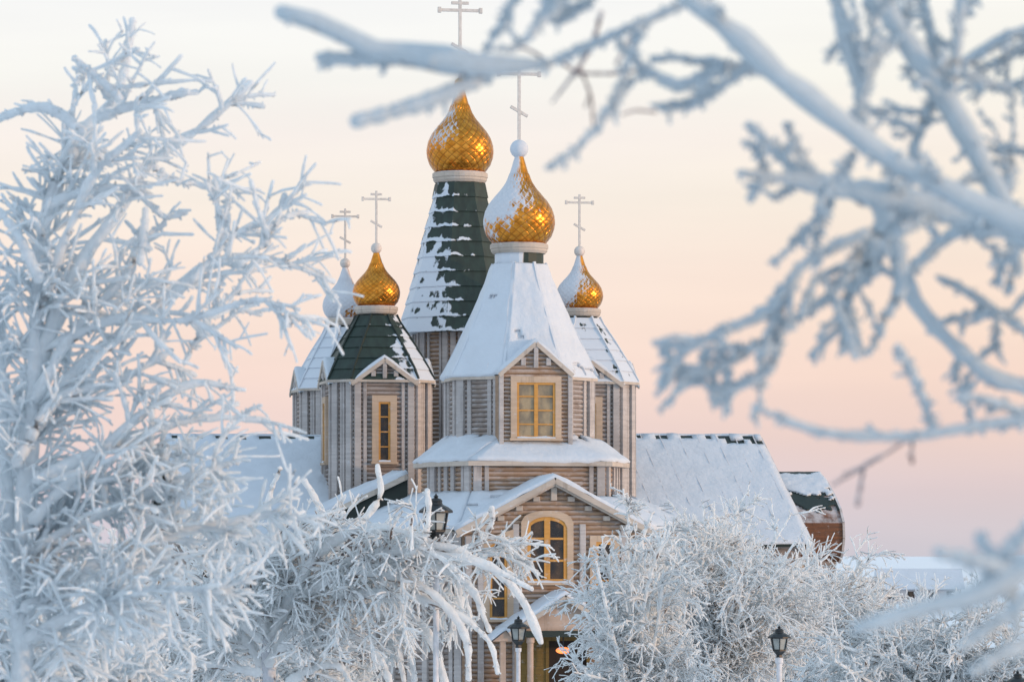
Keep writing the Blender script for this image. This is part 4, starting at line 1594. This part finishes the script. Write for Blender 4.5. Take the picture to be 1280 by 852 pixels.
# ------------------------------------------------------------------ street lamps
def lamp(px, py_top, Y, zg, label, h=0.95):
    """black four-paned lantern on a frosted post; px, py_top: finial"""
    x, y, z = W(px, py_top, Y)
    L = tag(empty('street_lamp', (x, y, zg)), label, 'street lamp', 'lantern lamps before the church')
    H = z - zg
    k = h / 0.95

    def lathe(name, prof, n, mat, parent, smooth=False):
        mb = MB()
        mb.rings([[(r * k * math.cos(2 * math.pi * (i + .5) / n), r * k * math.sin(2 * math.pi * (i + .5) / n), H + q * k) for i in range(n)] for r, q in prof], cap0=True, cap1=True)
        return mb.build(name, mat, parent, smooth)
    mb = MB()
    zt = H - .93 * k
    mb.rings([[(r * math.cos(2 * math.pi * i / 14), r * math.sin(2 * math.pi * i / 14), q) for i in range(14)]
              for r, q in ((.16, 0), (.16, .5), (.11, .6), (.075, .9), (.06, zt * .6), (.06, zt - .12), (.09, zt - .1), (.09, zt), (.05, zt + .03))], cap0=True, cap1=True)
    mb.build('post', M['post'], L)
    hd = lathe('lantern_body', [(.07, -.95), (.10, -.90), (.09, -.84), (.18, -.74), (.21, -.72), (.21, -.69), (.19, -.68)], 6, M['black'], L)
    lathe('lantern_glass', [(.17, -.68), (.245, -.34)], 6, M['lamp_glass'], L)
    cap = lathe('lantern_cap', [(.27, -.36), (.34, -.35), (.34, -.31), (.25, -.24), (.14, -.19), (.12, -.15), (.13, -.12), (.10, -.08), (.035, -.06), (.05, -.03), (.02, 0.0), (.004, .03)], 12, M['black'], L, smooth=False)
    fr = MB()
    for i in range(6):
        a = 2 * math.pi * (i + .5) / 6
        fr.beam((.19 * k * math.cos(a), .19 * k * math.sin(a), H - .70 * k), (.262 * k * math.cos(a), .262 * k * math.sin(a), H - .33 * k), .03 * k, .03 * k)
    fr.build('lantern_frame', M['black'], L)
    return L


def far_thicket():
    rng = np.random.default_rng(77)
    sets = []
    for k in range(46):
        Y = rng.uniform(380, 900)
        x = rng.uniform(-.02, .15) * Y
        h = rng.uniform(2.2, 5.0)
        P0 = np.array([[[x + rng.normal(0, .4), Y, 0], [x + rng.normal(0, .6), Y, h * .5], [x + rng.normal(0, h * .3), Y, h]] for q in range(5)])
        P0 = resample_stack(P0, 8)
        R0 = np.full((5, 8), .07) * np.linspace(1, .6, 8)
        a, ar = sprout(P0, R0, 40, (.2, 1.0), (.5, 1.6), (.4, 1.0), (.04, .07), K=5, rng=rng)
        b, br = sprout(a, ar, 120, (.2, 1.0), (.25, .8), (.4, 1.1), (.03, .05), K=4, rng=rng)
        sets += [(P0, R0, 5), (a, ar, 4), (b, br, 3)]
    o = tube_mesh('far_thicket', sets, M['rime_far'], None)
    tag(o, 'scattered frosted thicket on the far snow field', 'thicket', kind='stuff')


far_thicket()


def ground_z(x, y):
    r = max(0.0, y)
    t = min(1.0, max(0.0, (y - 8) / 95.0))
    t = t * t * (3 - 2 * t)
    h = 5.2 * (1 - t)
    u = min(1.0, max(0.0, (x - 150) / 260.0))
    hill = 0.0
    return h


for px, py, Y, hh, lb in ((545, 618, 82.0, 1.0, 'tallest black lantern on a post before the snowy hip roof beside the entrance gable'),
                          (648, 770, 118.0, 0.95, 'black lantern on a white post standing just before the porch entrance'),
                          (974, 782, 88.0, 0.72, 'black lantern standing alone against the white crowns below the right wing'),
                          (1272, 838, 88.0, 0.72, 'black lantern only just peeping over the lower edge near the low pale tree')):
    zg = ground_z(0, Y)
    lamp(px, py, Y, zg, lb, hh)

# ------------------------------------------------------------------ distant house
hx, hy, _ = W(1148, 752, 600.0)
dh = tag(empty('distant_house', (hx, hy, 0)), 'long low far-off house with a white snow roof on the horizon field', 'house')
mb = MB()
mb.box((0, 0, 1.1), (12.0, 8, 2.2))
mb.build('wall', simple('pale_plaster', (0.55, 0.54, 0.55), .8), dh)
mb = MB()
mb.prism([(-6.5, -4.6, 2.1), (-6.5, 4.6, 2.1), (-6.5, 0, 5.2)], (13, 0, 0))
mb.build('roof', M['snow'], dh)
mb = MB()
for k in range(4):
    mb = MB()
    mb.box((-4.4 + k * 2.9, -4.02, 1.25), (1.0, .08, 1.1))
    mb.build('window', M['glass_dark'], dh)


# ------------------------------------------------------------------ ground and hills
def build_ground():
    mb = MB()
    ys = [-400, -200, -100, -50, -20, 0, 8, 16, 24, 32, 40, 50, 60, 70, 80, 90, 103, 120, 160, 200, 260, 340, 450, 600, 900, 1400, 2200, 3500, 6000, 10000, 20000, 40000]
    xs = [-12000, -5000, -2000, -900, -400, -200, -100, -60, -40, -25, -15, -8, 0, 8, 15, 25, 40, 60, 100, 200, 400, 900, 2000, 5000, 12000]
    rows = []
    for y in ys:
        rows.append([(x, y, ground_z(x, y) + (0.12 * mnoise.noise(Vector((x * .05, y * .05, 0))) if abs(x) < 300 and y < 500 else 0)) for x in xs])
    mb.rings(rows, closed=False)
    tag(mb.build('ground', M['ground'], None, smooth=True), kind='structure')


build_ground()


def hills(name, pts, depth, h_back, mat):
    mb = MB()
    rows = []
    for q, hf in ((0, 0), (.25, .6), (.5, 1), (.75, .7), (1, 0)):
        rows.append([(x + depth[0] * q, y + depth[1] * q, -1 + (h + 1) * hf) for x, y, h in pts])
    mb.rings(rows, closed=False)
    return tag(mb.build(name, mat, None, smooth=True), kind='structure')


# low far ridge under the sky
pts = []
for k in range(80):
    x = -2600 + k * 66
    pts.append((x, 6200, 7 + 4.0 * mnoise.noise(Vector((x * .004, 0, 0))) + 2.0 * mnoise.noise(Vector((x * .013, 5, 0)))))
hills('hills', pts, (0, 900), 0, M['ground'])
# snowy ridge out of the picture on the sunset side: the low sun only clears it for the towers
SUN_EL = math.radians(5.0)
pts = []
for k in range(50):
    y = -300 + k * 20
    pts.append((430, y, 48 + 5 * mnoise.noise(Vector((0, y * .01, 3)))))
hills('hills', pts, (260, 0), 0, M['ground'])

# ------------------------------------------------------------------ sky, sun
SUN_DIR = Vector((0.965, -0.26, 0)).normalized() * math.cos(SUN_EL) + Vector((0, 0, math.sin(SUN_EL)))
world = bpy.data.worlds.new('World')
scene.world = world
world.use_nodes = True
wt = world.node_tree
bg = wt.nodes['Background']


def wn(typ, **kw):
    nd = wt.nodes.new(typ)
    for k, v in kw.items():
        setattr(nd, k, v)
    return nd


def wmath(op, a, b=0.0):
    nd = wn('ShaderNodeMath', operation=op)
    for s, v in zip(nd.inputs, (a, b)):
        if hasattr(v, 'is_output'):
            wt.links.new(v, s)
        else:
            s.default_value = v
    return nd.outputs[0]


def wrange(x, lo, hi, smooth=True):
    nd = wn('ShaderNodeMapRange', interpolation_type='SMOOTHSTEP' if smooth else 'LINEAR')
    wt.links.new(x, nd.inputs[0])
    nd.inputs[1].default_value = lo
    nd.inputs[2].default_value = hi
    return nd.outputs[0]


def wmix(f, a, b, blend='MIX'):
    nd = wn('ShaderNodeMix', data_type='RGBA', blend_type=blend)
    for s, v in ((nd.inputs[0], f), (nd.inputs[6], a), (nd.inputs[7], b)):
        if hasattr(v, 'is_output'):
            wt.links.new(v, s)
        elif isinstance(v, tuple):
            s.default_value = (*v, 1.0)
        else:
            s.default_value = v
    return nd.outputs[2]


def ramp(x, stops):
    nd = wn('ShaderNodeValToRGB')
    wt.links.new(x, nd.inputs[0])
    el = nd.color_ramp.elements
    while len(el) < len(stops):
        el.new(0.5)
    for e, (p, c) in zip(el, stops):
        e.position = p
        e.color = (*c, 1)
    return nd.outputs[0]


tc = wn('ShaderNodeTexCoord')
sep = wn('ShaderNodeSeparateXYZ')
wt.links.new(tc.outputs['Generated'], sep.inputs[0])
elev = wmath('MULTIPLY', wmath('ARCSINE', sep.outputs[2]), 180 / math.pi)       # degrees


def lin(r, g, b):
    f = lambda c: (c / 255 / 12.92) if c / 255 <= .04045 else ((c / 255 + .055) / 1.055) ** 2.4
    return (f(r), f(g), f(b))


# twilight glow opposite the viewer: rose at the horizon, apricot, cream, nearly white
dusk = ramp(wrange(elev, -1.0, 11.0, False), [
    (0.00, lin(205, 202, 215)), (0.083, lin(206, 203, 215)), (0.125, lin(214, 205, 214)), (0.174, lin(225, 208, 212)), (0.227, lin(237, 213, 208)),
    (0.30, lin(248, 222, 211)), (0.365, lin(250, 228, 215)), (0.42, lin(250, 231, 219)), (0.51, lin(248, 238, 227)), (0.58, lin(249, 241, 235)),
    (0.65, lin(247, 246, 241)), (0.76, lin(248, 249, 249))])
az = wrange(sep.outputs[0], -0.02, 0.15)
dusk = wmix(1.0, dusk, wmix(az, (1.0, 1.0, 1.0), (1.0, 0.984, 0.94)), 'MULTIPLY')
mp = wn('ShaderNodeMapping')
wt.links.new(tc.outputs['Generated'], mp.inputs['Vector'])
mp.inputs['Scale'].default_value = (7.0, 7.0, 60.0)
cn = wn('ShaderNodeTexNoise')
wt.links.new(mp.outputs[0], cn.inputs['Vector'])
cn.inputs['Scale'].default_value = 1.0
cn.inputs['Detail'].default_value = 5.0
dusk = wmix(1.0, dusk, wmix(wrange(cn.outputs['Fac'], 0.3, 0.7), (0.975, 0.97, 0.975), (1.02, 1.015, 1.01)), 'MULTIPLY')
upper = ramp(wrange(elev, 8.0, 90.0, False), [(0.0, lin(247, 248, 249)), (0.2, lin(214, 229, 240)), (0.5, lin(180, 206, 228)), (1.0, lin(154, 186, 216))])
front = wmix(wrange(elev, 8.5, 15.0), dusk, upper)
back = ramp(wrange(elev, -1.0, 90.0, False), [(0.0, lin(178, 196, 218)), (0.08, lin(200, 208, 226)), (0.2, lin(212, 224, 238)), (0.5, lin(192, 213, 233)), (1.0, lin(154, 186, 216))])
back = wmix(1.0, back, (1.34, 1.34, 1.34), 'MULTIPLY')
side = wrange(sep.outputs[1], -0.15, 0.75)
sky_c = wmix(side, back, front)
# warm glow around the low sun
dotn = wn('ShaderNodeVectorMath', operation='DOT_PRODUCT')
wt.links.new(tc.outputs['Generated'], dotn.inputs[0])
dotn.inputs[1].default_value = SUN_DIR
glow = wmath('POWER', wmath('MAXIMUM', dotn.outputs['Value'], 0.0), 22.0)
gl = wmix(glow, (0.0, 0.0, 0.0), (4.0, 2.2, 0.9))
sky_c = wmix(1.0, sky_c, gl, 'ADD')
nish = wn('ShaderNodeTexSky', sky_type='NISHITA')
nish.sun_disc = False
nish.sun_elevation = SUN_EL
nish.sun_rotation = math.atan2(SUN_DIR.x, SUN_DIR.y)
nish.air_density = 1.0
ns = wmix(1.0, nish.outputs[0], (0.004, 0.004, 0.004), 'MULTIPLY')
sky_c = wmix(1.0, sky_c, ns, 'ADD')
wt.links.new(sky_c, bg.inputs[0])
bg.inputs[1].default_value = 1.0

sl = bpy.data.lights.new('sun', 'SUN')
sl.energy = 1.9
sl.color = (1.0, 0.62, 0.34)
sl.angle = math.radians(0.8)
so = bpy.data.objects.new('sun', sl)
COL.objects.link(so)
so.rotation_euler = SUN_DIR.to_track_quat('Z', 'Y').to_euler()

# ------------------------------------------------------------------ camera
cam = bpy.data.cameras.new('camera')
co = bpy.data.objects.new('camera', cam)
COL.objects.link(co)
co.location = (0, 0, CAMZ)
co.rotation_euler = (math.radians(90), 0, 0)
cam.sensor_width = 36
cam.lens = 36 * F_PX / 1280
cam.shift_y = (HOR - 426) / 1280
cam.clip_start = 0.5
cam.clip_end = 60000
cam.dof.use_dof = True
cam.dof.focus_distance = 125
cam.dof.aperture_fstop = cam.lens / 1000 / 0.034
scene.camera = co

vs = scene.view_settings
vs.view_transform = 'Standard'
vs.look = 'None'
vs.exposure = 0
vs.gamma = 1
scene.cycles.max_bounces = 16
scene.cycles.diffuse_bounces = 14
